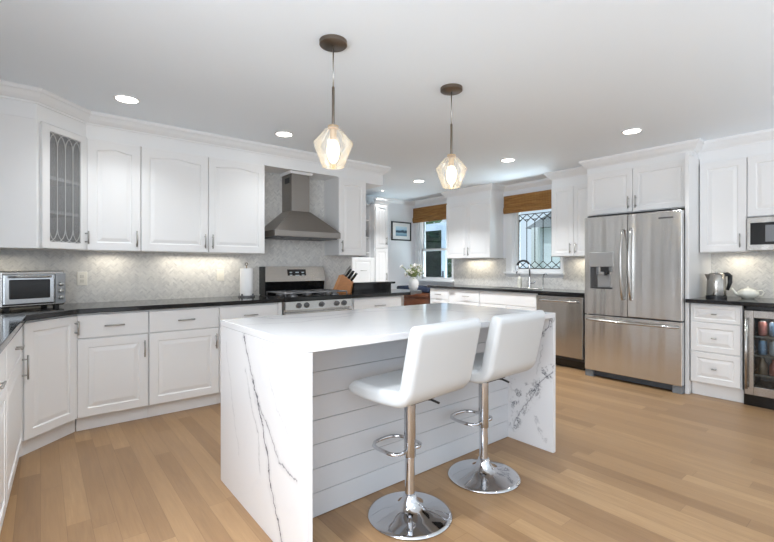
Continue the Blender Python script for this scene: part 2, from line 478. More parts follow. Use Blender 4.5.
# soffit over the wall cabinets and the crown mouldings
PATH_A = [(XL, 3.84), (-.02, 3.84), (.28, YU), (3.29, YU), (3.29, 4.60)]
struct('trim_4', prism(new(), [(XL, 3.84), (-.02, 3.84), (.28, YU), (3.29, YU), (3.29, 4.60), (3.03, 4.60), (3.03, YW), (XL, YW)], UT, CEIL), M_TRIM, None, 'white soffit board above the wall cabinets')
CROWN = [(0, 2.345), (.010, 2.345), (.014, 2.358), (.022, 2.362), (.040, 2.382), (.054, 2.405), (.059, 2.412), (.066, 2.414), (.070, 2.424), (.070, CEIL), (0, CEIL)]
struct('trim_10', box(new(), 3.022, 3.29, YU, 4.60, 2.215, UT - .0005), M_TRIM, None, 'white soffit end overhanging past the wall cabinets')
struct('trim_5', sweep(new(), PATH_A, CROWN), M_TRIM, None, 'white crown moulding above the range wall')
PATH_B = [(XW, 4.865 ), (XU, 4.865), (XU, 3.978), (XW, 3.978)]
def over(name, path, xs, label):
    bm = new(); pts = path
    prism(bm, [pts[0], pts[1], pts[2], pts[3]][::1], UT, CEIL); sweep(bm, path, CROWN)
    struct(name, bm, M_TRIM, None, label)
over('trim_6', PATH_B, None, 'white crown moulding over the cabinet left of the sink window')
XF = 4.95
bm = new(); prism(bm, [(XW, 3.0), (XU, 3.0), (XU, 2.41), (XF, 2.41), (XF, 1.365), (XR, 1.365), (XR, .38), (XW, .38)], 2.285, CEIL)
prism(bm, [(XW, 3.0), (XU, 3.0), (XU, 2.415), (XW, 2.415)], UT, 2.285); prism(bm, [(XW, 1.354), (XR, 1.354), (XR, .38), (XW, .38)], UT, 2.285)
sweep(bm, [(XW, 3.0), (XU, 3.0), (XU, 2.40), (XF, 2.40), (XF, 1.365), (XR, 1.365), (XR, .38), (XW, .38)], CROWN)
struct('trim_7', bm, M_TRIM, None, 'white crown moulding stepping out over the fridge')
sm = [(0, 2.36), (.01, 2.36), (.02, 2.375), (.055, 2.41), (.06, CEIL), (0, CEIL)]
struct('trim_8', sweep(new(), [(4.6, YF), (XW, YF), (XW, 4.865)], sm), M_TRIM, None, 'white crown moulding above the picture')
struct('trim_9', sweep(new(), [(XW, 3.978), (XW, 3.0)], sm), M_TRIM, None, 'white crown moulding above the sink window')

def window(name, w, sill, mid):
    y0, y1, z0, z1 = w
    t = bpy.data.objects.new(name, None); C.objects.link(t); t['kind'] = 'structure'
    bm = new(); c = .085 if mid else .12
    ylo = y0 - (.03 if mid else .03)
    box(bm, XW - .02, XW, y1, y1 + c, z0 - .0, z1 + c, .002); box(bm, XW - .02, XW, ylo, y0, z0, z1 + c, .002); box(bm, XW - .02, XW, y0, y1, z1, z1 + c, .002)
    box(bm, XW, XW + .15, y1 - .02, y1, z0, z1); box(bm, XW, XW + .15, y0, y0 + .02, z0, z1); box(bm, XW, XW + .15, y0, y1, z1 - .02, z1); box(bm, XW, XW + .15, y0, y1, z0, z0 + .015)
    link('window_frame', bm, M_TRIM, t)
    bm = new(); box(bm, XW - sill, XW, ylo - .02, y1 + c + .02, z0 - .028, z0, .003); box(bm, XW - .016, XW, ylo, y1 + c, z0 - .075, z0 - .028, .003)
    link('window_sill', bm, M_TRIM, t)
    bm = new(); s = .034 if mid else .03; xa, xb = XW + .05, XW + .085
    def sash(za, zb, dx=0):
        box(bm, xa + dx, xb + dx, y0 + .02, y0 + .02 + s, za, zb); box(bm, xa + dx, xb + dx, y1 - .02 - s, y1 - .02, za, zb)
        box(bm, xa + dx, xb + dx, y0 + .02, y1 - .02, za, za + s); box(bm, xa + dx, xb + dx, y0 + .02, y1 - .02, zb - s, zb)
    if mid: sash(z0 + .015, mid + .02); sash(mid - .02, z1 - .02, .035)
    else: sash(z0 + .015, z1 - .02)
    link('sash', bm, M_TRIM, t)
    link('pane', box(new(), xa + .015, xa + .019, y0 + .05, y1 - .05, z0 + .04, z1 - .05), M_GLASS, t)
    return t
win1 = window('window_1', W1, .06, 1.52)
win2 = window('window_2', W2, .06, None)
# leaded pattern of the sink window
bm = new(); gx = XW + .062; ya, yb, za, zb = 3.085, 3.745, 1.185, 1.985; nc = 5; cw = (yb - ya) / nc
def came(a, c): tube(bm, [(gx, a[0], a[1]), (gx, c[0], c[1])], .006, 6)
hx = .105
for i in range(nc + 1):
    y = ya + i * cw
    came((y, za + hx), (y, zb - hx))
for i in range(nc):
    y = ya + i * cw; m_ = y + cw / 2
    for z_, sgn in ((za, 1), (zb, -1)):
        came((y, z_), (y + cw, z_ + sgn * hx)); came((y + cw, z_), (y, z_ + sgn * hx))
    came((y, zb - hx), (m_ - cw * .2, zb - hx + .026)); came((y + cw, zb - hx), (m_ + cw * .2, zb - hx + .026))
    came((m_ - cw * .2, zb - hx + .026), (y, zb - hx + .026)); came((m_ + cw * .2, zb - hx + .026), (y + cw, zb - hx + .026))
for z_ in (za, zb): came((ya, z_), (yb, z_))
for y in (ya, yb): came((y, za), (y, zb))
link('lead_came', bm, M_LEAD, win2)

# ================================================================== outside the windows
struct('lawn', box(new(), 6.2, 30, -8, 26, -.35, -.3), M_LAWN)
def tree(label, x, y, h, r, n, seed, grp='trees outside the windows', fm=None):
    rnd = random.Random(seed); t = thing('garden_tree', label, 'tree', (x, y, -.3), 0, grp)
    link('trunk', tube(new(), [(0, 0, 0), (.05, .03, h * .35), (0, 0, h * .75)], [.11, .085, .04], 8), M_BARK, t, True)
    bm = new()
    for i in range(n):
        u = rnd.uniform(-1, 1); a = rnd.uniform(0, 2 * PI); q = rnd.random() ** .45
        s = math.sqrt(1 - u * u); c = Vector((r * q * s * math.cos(a), r * q * s * math.sin(a), h * .56 + h * .46 * q * u))
        L = rnd.uniform(.07, .15); d = Vector((rnd.gauss(0, 1), rnd.gauss(0, 1), rnd.gauss(0, .7))).normalized(); e_ = d.orthogonal().normalized() * L * .4
        bm.faces.new([bm.verts.new(c - d * L), bm.verts.new(c + e_), bm.verts.new(c + d * L), bm.verts.new(c - e_)])
    link('crown', bm, fm or M_TREE, t)
tree('leafy green tree seen low through the leaded sink window', 10.9, 8.5, 2.5, 1.0, 3600, 2, fm=mat('pale_foliage', (140, 165, 140), .8, var=.3, bscale=3))
tree('dark leafy tree seen through the far window', 9.0, 10.2, 3.4, 1.25, 4200, 3)
tree('dark bushy tree filling the left of the far window', 7.3, 7.6, 2.8, .8, 3200, 4)
h = thing('neighbour_house', 'pale blue sided house seen through the leaded sink window', 'house', (12.5, 6.95, -.3))
bm = new(); box(bm, 0, 4, -1.6, .75, 0, 2.75)
for k in range(18): box(bm, -.015, 0, -1.6, .75, k * .152, k * .152 + .14)
link('wall', bm, M_SIDING, h)
link('roof', loops(new(), [[(-.3, -1.9, 2.74), (4.3, -1.9, 2.74), (4.3, -.4, 3.4), (-.3, -.4, 3.4)], [(-.3, 1.0, 2.74), (4.3, 1.0, 2.74), (4.3, -.4, 3.45), (-.3, -.4, 3.45)]]), mat('roof_shingle', (150, 152, 156), .8), h)
link('post', box(new(), -.4, -.25, .5, .72, 0, 2.74), M_TRIM, h)
# porch door beyond the far window
dt = thing('porch_door', 'white framed glazed porch door standing outside the far window', 'door', (6.45, 6.11, -.3), 0)
bm = new(); box(bm, 0, .05, -.05, .07, 0, 2.42, .003); box(bm, 0, .05, 1.0, 1.12, 0, 2.42, .003); box(bm, 0, .05, .07, 1.0, 2.27, 2.42, .003); box(bm, 0, .05, .07, 1.0, 0, .5, .003)
link('door_frame', bm, mat('door_white', (206, 220, 236), .4), dt)
link('pane', box(new(), .02, .026, .07, 1.0, .5, 2.27), thin_glass('porch_glass', (170, 182, 176), .015, .02, 0.0, .05), dt)
bm = new(); box(bm, -.01, 0, .0, .035, 1.2, 1.42, .003); tube(bm, [(-.01, .018, 1.3), (-.06, .018, 1.3), (-.06, .10, 1.3)], .009, 8)
link('handle', bm, M_DARK, dt, True)

# ================================================================== range wall: base cabinets
BZ0, BZ1 = .105, CB
DZ, DH, RZ, RH = .112, .572, .692, .168
def base_two(name, label, x, w):
    return cabinet(name, label, (x, YB, 0), 0, w, YW - YB - .02, BZ0, BZ1,
        [DR(.004, RZ, w - .008, RH), D(.004, DZ, w - .008, DH, w - .035, DH - .11, f=.062)], .045, 'base cabinets along the range wall')
base_two('base_cabinet', 'white drawer and door base cabinet beside the angled corner cabinet', .205, .465)
base_two('base_cabinet', 'white drawer and door base cabinet partly behind the island corner', .67, .547)
base_two('base_cabinet', 'white drawer base cabinet touching the left side of the range', 1.217, .55)
obj_f = cabinet('filler_cabinet', 'narrow white filler strip against the left side of the range', (1.767, YB - .018, 0), 0, .042, .55, 0, CB, [], 0)
# angled corner cabinet
cab = thing('corner_base_cabinet', 'white angled corner base cabinet with one tall door', 'cabinet', (-.105, 3.548, 0), 45, 'base cabinets along the range wall')
dw = .436
inv = Matrix.Rotation(R(-45), 4, 'Z') @ Matrix.Translation((.105, -3.548, 0))
def loc2(pts): return [tuple((inv @ Vector((p[0], p[1], 0)))[:2]) for p in pts]
obj('body', prism(new(), loc2([(-.104, 3.549), (.202, 3.857), (.202, YW - .02), (XL + .02, YW - .02), (XL + .02, 3.549)]), BZ0, BZ1), M_CAB, cab)
k_ = .045
obj('toe_kick', prism(new(), loc2([(-.10 - k_, 3.56), (.20, 3.857 + k_), (.20, YW - .03), (XL + .03, YW - .03), (XL + .03, 3.56)]), 0, BZ0), M_CAB, cab)
p = obj('door', panel(dw - .03, .748, .02, .06), M_CAB, cab); p.location = (.018, 0, DZ)
handle(p, dw - .03 - .022, .66, 'v', .10)
# run along the left wall
ux = Vector((-.037, -.999, 0)).normalized()
lr = 90 - 2.1
o0 = Vector((-.105, 3.545, 0))
def left_cab(label, s0, w, hd):
    st = o0 + ux * (s0 + w)
    return cabinet('base_cabinet', label, st, lr, w, .50, BZ0, BZ1,
        [DR(.004, RZ, w - .008, RH, L=.10), dict(n='door', x=.004, z=DZ, w=w - .008, h=DH, s='raised', f=.055, hd=[(w - .055, DH - .09, 'v', .15)] if hd else [(.04, DH - .09, 'v', .15)])], .045, 'base cabinets along the left wall')
left_cab('white base cabinet on the left wall nearest the angled corner cabinet', .032, .90, True)
left_cab('white base cabinet at the left edge of the photo, nearer the viewer', .936, .92, False)
# worktops
def gran(name, label, pts, top=CT, bot=CB): return tag(obj(name, prism(new(), pts, bot, top, .004), M_GRAN), label, 'countertop')
pe = o0 + ux * 1.87
fo = Vector((.028, 0))
gran('countertop', 'black granite worktop bending round the left corner under the toaster oven',
     [(1.812, YB - .045), (1.812, YW - .013), (XL + .002, YW - .013), (XL + .002, pe.y), (pe.x + .03, pe.y), (-.072, 3.525), (.215, YB - .045)][::-1])
gran('countertop', 'short black granite worktop with a clipped end right of the range',
     [(2.598, YB - .045), (3.45, YB - .045), (3.80, 3.98), (3.80, 4.44), (2.598, 4.44)])
gran('countertop', 'black granite worktop around the sink under the windows', [(XW - .013, 2.414), (XW - .013, 4.985), (4.875, 4.985), (4.875, 2.414)])
gran('countertop', 'black granite worktop under the kettle right of the fridge', [(4.755, .34), (XW - .013, .34), (XW - .013, 1.354), (4.796, 1.354), (4.796, 1.376), (4.755, 1.376)])
# base right of the range
cabinet('base_cabinet', 'white drawer base cabinet just right of the range', (2.60, YB, 0), 0, .73, .55, BZ0, BZ1,
        [DR(.045, RZ, .68, RH, L=.16), D(.045, DZ, .336, DH, .30, DH - .1), D(.389, DZ, .336, DH, .04, DH - .1)], .045, 'base cabinets along the range wall')
cb = thing('end_cabinet', 'white angled end cabinet under the vase', 'cabinet', (3.33, YB, 0), 0)
obj('body', prism(new(), [(.002, .0), (.43, .43), (.43, .56), (.002, .56)], 0, CB), mat('end_panel_shaded_white', (200, 200, 200), .4), cb)  # white cabinet greyed: the shade on its angled side is in the colour
# raised ledge behind that worktop
lg = thing('raised_ledge', 'raised black granite ledge behind the short worktop', 'ledge', (2.97, 4.30, CT))
obj('riser', box(new(), 0, .58, 0, .10, 0, .085), M_GRAN, lg); obj('ledge_top', box(new(), -.0, .63, -.03, .14, .085, .11, .004), M_GRAN, lg)

# ================================================================== range wall: wall cabinets
UH = UT - UB
def upper_a(label, x0, x1, n, hs, arch=.02):
    w = x1 - x0; dw_ = w / n; fr = []
    for i in range(n): fr.append(D(i * dw_ + .003, .003, dw_ - .006, UH - .012, (.03 if hs[i] == 'l' else dw_ - .036), .10, arch, f=.062))
    for f_ in fr: f_['z'] += UB
    return cabinet('wall_cabinet', label, (x0, YU, 0), 0, w, YW - YU - .014, UB, UT, fr, 0, 'wall cabinets on the range wall')
upper_a('white single-door wall cabinet beside the glass-front corner cabinet', .285, .661, 1, 'r')
upper_a('wide white two-door wall cabinet left of the steel hood', .661, 1.757, 2, 'rl')
upper_a('narrow white wall cabinet right of the steel hood', 2.635, 3.018, 1, 'l')
# angled glass-front corner cabinet
gc = thing('glass_corner_cabinet', 'white angled corner wall cabinet with leaded glass door', 'cabinet', (-.02, 3.84, 0), 45)
inv = Matrix.Rotation(R(-45), 4, 'Z') @ Matrix.Translation((.02, -3.84, 0))
oc = loc2([(-.02, 3.84), (.28, YU), (.28, YW - .014), (XL + .004, YW - .014), (XL + .004, 3.84)])
ic = loc2([(-.01, 3.862), (.262, 4.13), (.262, YW - .034), (XL + .026, YW - .034), (XL + .026, 3.862)])
bm = new(); prism(bm, ic, UB + .001, UB + .02); prism(bm, ic, UT - .02, UT - .001)
for a, c in ((1, 2), (2, 3), (3, 4), (4, 0)):
    p0, p1 = Vector(oc[a]), Vector(oc[c]); d = (p1 - p0).normalized(); nn = Vector((-d.y, d.x)) * .018
    prism(bm, [p0, p1, p1 + nn, p0 + nn], UB, UT - .001)
fw = .424
box(bm, 0, .03, 0, .02, UB, UT); box(bm, fw - .03, fw, 0, .02, UB, UT)
obj('body', bm, M_CAB, gc)
for z in (1.60, 1.845): obj('shelf', box(new(), .075, .36, -.006, .34, z, z + .024), M_CAB, gc)
bm = new(); x0, x1, z0, z1 = .022, fw - .010, UB + .003, UT - .010; sw = .060
box(bm, x0, x0 + sw, -.022, 0, z0, z1, .002); box(bm, x1 - sw, x1, -.022, 0, z0, z1, .002); box(bm, x0 + sw, x1 - sw, -.022, 0, z0, z0 + .048, .002); box(bm, x0 + sw, x1 - sw, -.022, 0, z1 - .045, z1, .002)
dr = obj('door', bm, M_CAB, gc)
obj('glass_pane', box(new(), x0 + sw - .005, x1 - sw + .005, -.012, -.009, z0 + .045, z1 - .042), M_DOORG, dr)
bm = new(); xa, xb, za, zb = x0 + sw, x1 - sw, z0 + .048, z1 - .045; n_ = 4; cwid = (xb - xa) / n_
for i in range(n_ + 1):
    x = xa + i * cwid
    if 0 < i < n_: tube(bm, [(x, -.014, za + .10), (x, -.014, zb - .10)], .0035, 6)
for i in range(-1, n_):
    for sgn, zz in ((1, za), (-1, zb)):
        pts = []
        for k in range(9):
            a = k / 8 * PI; x = xa + (i + 1) * cwid + (0 if i < 0 else 0)
            xx = xa + i * cwid + cwid + cwid * math.cos(a); z_ = zz + sgn * (.10 - .10 * math.sin(a))
            if xa - .001 <= xx <= xb + .001: pts.append((xx, -.014, z_))
        if len(pts) > 1: tube(bm, pts, .0035, 6)
obj('came', bm, M_LEADW, dr)
handle(dr, fw - .032, UB + .10, 'v', .10, -.022)

# ================================================================== hood and range
hd = thing('range_hood', 'pyramid stainless steel range hood with square chimney', 'range hood', (2.2, YW - .013, 0))
hw, hdp, zc0, zc1, zt = .385, .435, 1.525, 1.585, 1.815
cw2, cd = .108, .235
obj('canopy', loops(new(), [[(-hw, -hdp, zc1), (hw, -hdp, zc1), (hw, 0, zc1), (-hw, 0, zc1)], [(-cw2 - .006, -cd - .006, zt), (cw2 + .006, -cd - .006, zt), (cw2 + .006, 0, zt), (-cw2 - .006, 0, zt)]]), M_HOOD, hd)
obj('canopy_band', box(new(), -hw, hw, -hdp, 0, zc0, zc1, .002), M_HOOD, hd)
bm = new(); box(bm, -hw + .03, hw - .03, -hdp + .03, -.03, zc0 - .012, zc0)
obj('filter', bm, M_GREY, hd)
for s in (-.27, .05): obj('lamp', lathe(new(), [(.02, 0), (.025, .012)], s, -hdp + .08, zc0 - .018, 16), M_GREY, hd, True)
obj('chimney', box(new(), -cw2, cw2, -cd, 0, zt, UT, .002), M_HOOD, hd)
bm = new(); box(bm, -cw2 - .002, -cw2, -cd + .05, -cd + .16, 2.12, 2.18); obj('vent', bm, M_DARK, hd)
obj('collar', sweep(new(), [(-cw2, 0), (-cw2, -cd), (cw2, -cd), (cw2, 0)], [(0.001, 2.215), (.02, 2.215), (.03, UT - .001), (0.001, UT - .001)]), M_TRIM, hd)

rg = thing('gas_range', 'stainless gas range with black cooktop under the hood', 'range', (1.82, 3.80, 0))
RW = .768
obj('body', box(new(), 0, RW, .035, .62, .02, .875), M_STEEL, rg)
obj('cooktop', box(new(), -.006, RW + .006, .0, .60, .875, .918, .006), M_BLACK, rg)
obj('control_panel', loops(new(), [[(.003, -.022, .797), (RW - .003, -.022, .797), (RW - .003, -.004, .874), (.003, -.004, .874)], [(.003, .035, .797), (RW - .003, .035, .797), (RW - .003, .035, .874), (.003, .035, .874)]]), M_STEEL, rg)
for kx in (.16, .245, .415, .595, .685):
    bm = new(); lathe(bm, [(.027, 0), (.027, .006), (.021, .008), (.019, .028), (.014, .03)], 0, 0, 0, 20)
    k = obj('knob', bm, M_IRON, rg, 'auto'); k.location = (kx - .02, -.014, .836); k.rotation_euler = (R(82), 0, 0)
od = obj('oven_door', box(new(), .004, RW - .004, -.02, .035, .20, .77, .006), M_STEEL, rg)
obj('oven_window', box(new(), .12, RW - .12, -.022, -.019, .34, .62), M_BLACK, od)
bm = new(); tube(bm, [(.05, -.065, .735), (RW - .05, -.065, .735)], .012, 12)
for x in (.08, RW - .08): tube(bm, [(x, -.02, .735), (x, -.065, .735)], .009, 8)
obj('handle', bm, M_STEEL, od, True)
obj('drawer', box(new(), .004, RW - .004, -.018, .035, .03, .19, .006), M_STEEL, rg)
for gx0, gx1 in ((.03, .26), (.27, .50), (.51, .74)):
    bm = new(); zt_ = .952
    for y in (.05, .19, .33, .49): tube(bm, [(gx0, y, zt_), (gx1, y, zt_)], .007, 6)
    for x in (gx0, (gx0 + gx1) / 2, gx1): tube(bm, [(x, .05, zt_), (x, .49, zt_)], .007, 6)
    for x in (gx0, gx1):
        for y in (.05, .49): tube(bm, [(x, y, zt_), (x, y, .917)], .007, 6)
    obj('grate', bm, mat('grate_iron', (128, 128, 130), .3, .5), rg, True)
for bx_, by_ in ((.145, .12), (.145, .40), (.385, .27), (.625, .12), (.625, .40)):
    obj('burner', lathe(new(), [(.05, 0), (.05, .01), (.034, .012), (.034, .022), (.0, .023)], bx_, by_, .917, 20, True, False), mat('burner_alloy', (120, 120, 122), .4, .8), rg, 'auto')
RG = .738
bgd = obj('backguard', loops(new(), [[(.014, .535, .918), (RG, .535, .918), (RG, .505, 1.06), (.014, .505, 1.06)], [(.014, .64, .918), (RG, .64, .918), (RG, .64, 1.06), (.014, .64, 1.06)]]), M_BLACK, rg)
obj('backguard_panel', loops(new(), [[(.014, .490, 1.055), (RG, .490, 1.055), (RG, .53, 1.215), (.014, .53, 1.215)], [(.014, .64, 1.055), (RG, .64, 1.055), (RG, .64, 1.215), (.014, .64, 1.215)]]), M_STEEL, rg)
dp = obj('display', loops(new(), [[(.275, .4995, 1.09), (.50, .4995, 1.09), (.50, .5205, 1.185), (.275, .5205, 1.185)], [(.275, .52, 1.09), (.50, .52, 1.09), (.50, .53, 1.185), (.275, .53, 1.185)]]), M_BLACK, rg)
for i, (dx, dz, l) in enumerate(((.30, .025, .03), (.30, .055, .03), (.37, .055, .04), (.365, .022, .05), (.445, .025, .03), (.445, .055, .03))):
    y = .4995 + .021 * dz / .095 - .0012
    obj('display_digit', box(new(), dx, dx + l, y, y + .001, 1.09 + dz, 1.09 + dz + .012), mat('display_digits', (200, 210, 215), .4), dp)
obj('side_trim', box(new(), .008, .0135, .49, .64, .918, 1.215), M_BLACK, rg)

# ================================================================== sink wall
def bcab(name, label, ya, yb, z0, z1, depth, fronts, kick=0, group=None, x=XB):
    return cabinet(name, label, (x, ya, 0), -90, ya - yb, depth, z0, z1, fronts, kick, group)
BD = XW - XB - .015
g_ = 'base cabinets along the sink wall'
w = 4.955 - 4.41
bcab('base_cabinet', 'white drawer cabinet at the far end of the sink worktop', 4.955, 4.41, BZ0, BZ1, BD, [DR(.012, RZ, .40, RH), DR(.012, .405, .40, .28, 'raised'), DR(.012, DZ, .40, .285, 'raised')], .05, g_)
bcab('base_cabinet', 'white stacked-drawer cabinet beside the sink base', 4.41, 3.945, BZ0, BZ1, BD, [DR(.004, RZ, .457, RH), DR(.004, .405, .457, .28, 'raised'), DR(.004, DZ, .457, .285, 'raised')], .05, g_)
bcab('base_cabinet', 'white sink base cabinet with plain false front under the faucet', 3.945, 3.03, BZ0, BZ1, BD, [DR(.004, RZ, .907, RH, hd=False), D(.004, DZ, .45, DH, .41, DH - .1), D(.460, DZ, .45, DH, .04, DH - .1)], .05, g_)
dw_ = thing('dishwasher', 'stainless steel dishwasher between sink base and fridge', 'dishwasher', (XB, 3.028, 0), -90)
obj('body', box(new(), .002, .60, 0, .56, .10, CB - .003), M_DARK, dw_)
d_ = obj('door', box(new(), .004, .598, -.035, 0, .135, CB - .02, .004), M_STEEL, dw_)
bm = new(); tube(bm, [(.05, -.035, .80), (.06, -.075, .80), (.15, -.082, .80), (.45, -.082, .80), (.54, -.075, .80), (.55, -.035, .80)], .012, 10); obj('handle', bm, M_STEEL, d_, True)
obj('toe_kick', box(new(), .004, .598, .04, .5, 0, .10), M_BLACK, dw_)
g_ = 'wall cabinets on the sink wall'
def ucab(label, ya, yb, seam, hs=True):
    w = ya - yb; s = ya - seam
    return bcab('wall_cabinet', label, ya, yb, UB, UT, XW - XU - .002,
        [D(.004, UB + .003, s - .006, UH - .012, s - .04, .10, f=.05), D(s + .002, UB + .003, w - s - .006, UH - .012, .035, .10, f=.05)], 0, g_, XU)
ucab('white two-door wall cabinet between the two windows', 4.865, 3.978, 4.42)
ucab('white two-door wall cabinet between sink window and fridge', 3.0, 2.415, 2.70)
# refrigerator enclosure
fc = bcab('fridge_cabinet', 'white two-door cabinet bridging over the fridge', 2.41, 1.392, 1.80, 2.285, XW - XF - .002,
          [D(.02, 1.807, .478, .462, .445, .10, f=.055), D(.503, 1.807, .505, .462, .035, .10, f=.055)], 0, None, XF)
for n_, (a_, c_, f_, top_) in enumerate(((.0, .025, 0, 1.80), (1.020, 1.052, -.15, 2.285))):
    obj('side_panel', box(new(), a_, c_, f_, XW - XF - .014, 0, top_, .001), M_CAB, fc)
# refrigerator
fr = thing('refrigerator', 'stainless french-door fridge with ice and water dispenser', 'refrigerator', (4.73, 2.328, 0), -90)
FW, FT = .934, 1.757
obj('body', box(new(), .004, FW - .004, .075, .74, .03, FT - .005, .004), M_GREY, fr)
def hole_plate(x0, x1, z0, z1, t, hx0, hx1, hz0, hz1, dep):
    bm = new()
    o_ = [bm.verts.new(p) for p in ((x0, 0, z0), (x1, 0, z0), (x1, 0, z1), (x0, 0, z1))]; i_ = [bm.verts.new(p) for p in ((hx0, 0, hz0), (hx1, 0, hz0), (hx1, 0, hz1), (hx0, 0, hz1))]
    k_ = [bm.verts.new(p) for p in ((hx0 + .01, dep, hz0 + .01), (hx1 - .01, dep, hz0 + .01), (hx1 - .01, dep, hz1), (hx0 + .01, dep, hz1))]
    b_ = [bm.verts.new(p) for p in ((x0, t, z0), (x1, t, z0), (x1, t, z1), (x0, t, z1))]
    for i in range(4):
        j = (i + 1) % 4
        bm.faces.new((o_[i], o_[j], i_[j], i_[i])); bm.faces.new((i_[i], i_[j], k_[j], k_[i])); bm.faces.new((o_[j], o_[i], b_[i], b_[j]))
    bm.faces.new(k_); bm.faces.new(b_[::-1])
    return bm
SP = .446
dl = obj('door', hole_plate(0, SP - .002, .695, FT, .07, .062, .300, .975, 1.215, .055), M_STEELV, fr)
dr_ = obj('door', box(new(), SP + .002, FW, 0, .07, .695, FT, .006), M_STEELV, fr)
fz = obj('freezer_drawer', box(new(), 0, FW, 0, .07, .075, .683, .006), M_STEELV, fr)
def bow(p, x, z0, z1, horiz=False):
    pts = []
    for k in range(13):
        s = k / 12; o = -.022 - .05 * math.sin(s * PI) ** .6
        pts.append((z0 + (z1 - z0) * s, o, x) if horiz else (x, o, z0 + (z1 - z0) * s))
    a, c = list(pts[0]), list(pts[-1]); a[1] = c[1] = .0
    obj('handle', tube(new(), [tuple(a)] + pts + [tuple(c)], .0125, 10), M_STEEL, p, True)
bow(dl, SP - .04, .875, 1.60); bow(dr_, SP + .042, .875, 1.60); bow(fz, .635, .035, FW - .035, True)
dsp = obj('dispenser', box(new(), .055, .307, -.004, .001, 1.215, 1.372, .002), mat('dispenser_grey', (168, 168, 168), .35, .6), dl)
bm = new(); box(bm, .17, .26, .002, .05, 1.16, 1.214, .004); tube(bm, [(.215, .03, 1.165), (.215, .03, 1.12)], .016, 10)
obj('spout', bm, M_DARK, dl)
obj('paddle', box(new(), .12, .25, .042, .052, .99, 1.13, .004), mat('paddle_grey', (150, 150, 150), .4, .4), dl)
obj('drip_tray', box(new(), .075, .29, .004, .05, .978, .988, .001), M_DARK, dl)
obj('cavity_side', box(new(), .066, .115, .035, .054, .99, 1.213), mat('cavity_dark', (70, 70, 72), .4), dl)
obj('badge', box(new(), .735, .86, -.002, .0, 1.685, 1.70, .0005), mat('badge_grey', (110, 110, 112), .3, .8), dr_)
obj('grille', box(new(), .07, FW - .07, .045, .09, .015, .072), mat('grille_grey', (60, 66, 74), .5), fr)
for x0 in (.0, FW - .085): obj('foot', box(new(), x0, x0 + .085, .012, .09, .0, .07, .004), mat('foot_grey', (120, 125, 130), .5), fr)
for x0 in (.02, FW - .10): obj('hinge_cover', box(new(), x0, x0 + .08, .02, .12, FT - .004, FT + .018, .004), M_DARK, fr)
# sink, faucet, soap
sk = thing('sink', 'dark undermount sink bowl set into the granite below the leaded window', 'sink', (0, 0, 0))
bm = new(); box(bm, 5.0, 5.30, 3.17, 3.80, CT + .0004, CT + .0030, .001); obj('bowl', bm, M_DARK, sk)
bm = new(); tube(bm, [(4.995, 3.165, CT + .002), (5.305, 3.165, CT + .002), (5.305, 3.805, CT + .002), (4.995, 3.805, CT + .002)], .004, 6, True); obj('rim', bm, M_NICK, sk)
fa = thing('faucet', 'tall chrome gooseneck faucet with dark spray hose', 'faucet', (5.40, 3.45, CT), -60)
bm = new(); lathe(bm, [(.028, 0), (.028, .01), (.018, .016), (.016, .12), (.013, .16)], 0, 0, 0, 16)
obj('base', bm, M_CHROME, fa, 'auto')
pts = [(0, 0, .15), (0, 0, .30)] + [(-.085 + .085 * math.cos(a), 0, .30 + .085 * math.sin(a)) for a in [i * PI / 10 for i in range(1, 11)]] + [(-.172, 0, .24), (-.178, 0, .20)]
obj('spout', tube(new(), pts, .011, 10), M_CHROME, fa, True)
obj('hose', tube(new(), [(-.085 + .085 * math.cos(a), 0, .302 + .087 * math.sin(a)) for a in [i * PI / 14 for i in range(2, 14)]], .015, 10), M_DARK, fa, True)
obj('lever', tube(new(), [(.015, 0, .07), (.05, -.02, .075), (.085, -.03, .10)], .008, 8), M_CHROME, fa, True)
f2 = thing('filter_tap', 'small slim chrome tap right of the gooseneck faucet', 'tap', (5.40, 3.24, CT), 60)
obj('stem', tube(new(), [(0, 0, 0), (0, 0, .16), (-.03, 0, .205), (-.08, 0, .21), (-.11, 0, .185)], .006, 8), M_CHROME, f2, True)
obj('base', lathe(new(), [(.02, 0), (.02, .012), (.009, .016), (.009, .05)], 0, 0, 0, 14), M_CHROME, f2, 'auto')
so = thing('soap_bottle', 'white soap bottle behind the sink, left of the faucet', 'bottle', (5.41, 3.62, CT))
obj('bottle', lathe(new(), [(.03, 0), (.033, .01), (.033, .13), (.014, .15), (.014, .165)], 0, 0, 0, 18), M_CERAM, so, 'auto')
bm = new(); tube(bm, [(0, 0, .165), (0, 0, .195), (-.03, 0, .195)], .005, 8); obj('pump', bm, M_NICK, so, True)

# roman shades
def shade(label, ya, yb, z0, z1):
    t = thing('bamboo_shade', label, 'window shade', (0, 0, 0), 0, 'bamboo shades')
    bm = new(); xf = 5.455
    obj('headrail', box(new(), xf + .008, XW - .021, yb + .002, ya - .002, z1 - .04, z1), mat('headrail_wood', (150, 104, 56), .6), t)
    h_ = z1 - z0; cut = z0 + h_ * .36
    prof = [(xf + .004, z1), (xf, z1 - .01), (xf - .002, cut + .01), (xf + .006, cut)]
    rows = [[(x, yb, z) for x, z in prof], [(x, ya, z) for x, z in prof]]
    def sheet(bm, prof, th):
        ring = prof + [(x + th, z) for x, z in prof[::-1]]
        loops(bm, [[(x, yb, z) for x, z in ring], [(x, ya, z) for x, z in ring]])
    sheet(bm, prof, .005); obj('valance', bm, M_BAMB, t)
    bm = new(); sheet(bm, [(xf - .004, cut + .006), (xf - .016, cut - .02), (xf - .016, z0 + .03), (xf - .008, z0 + .006), (xf + .004, z0)], .006); obj('fold', bm, M_BAMB, t)
    return t
shade('brown woven bamboo shade over the far window', 5.955, 5.03, 2.03, 2.305)
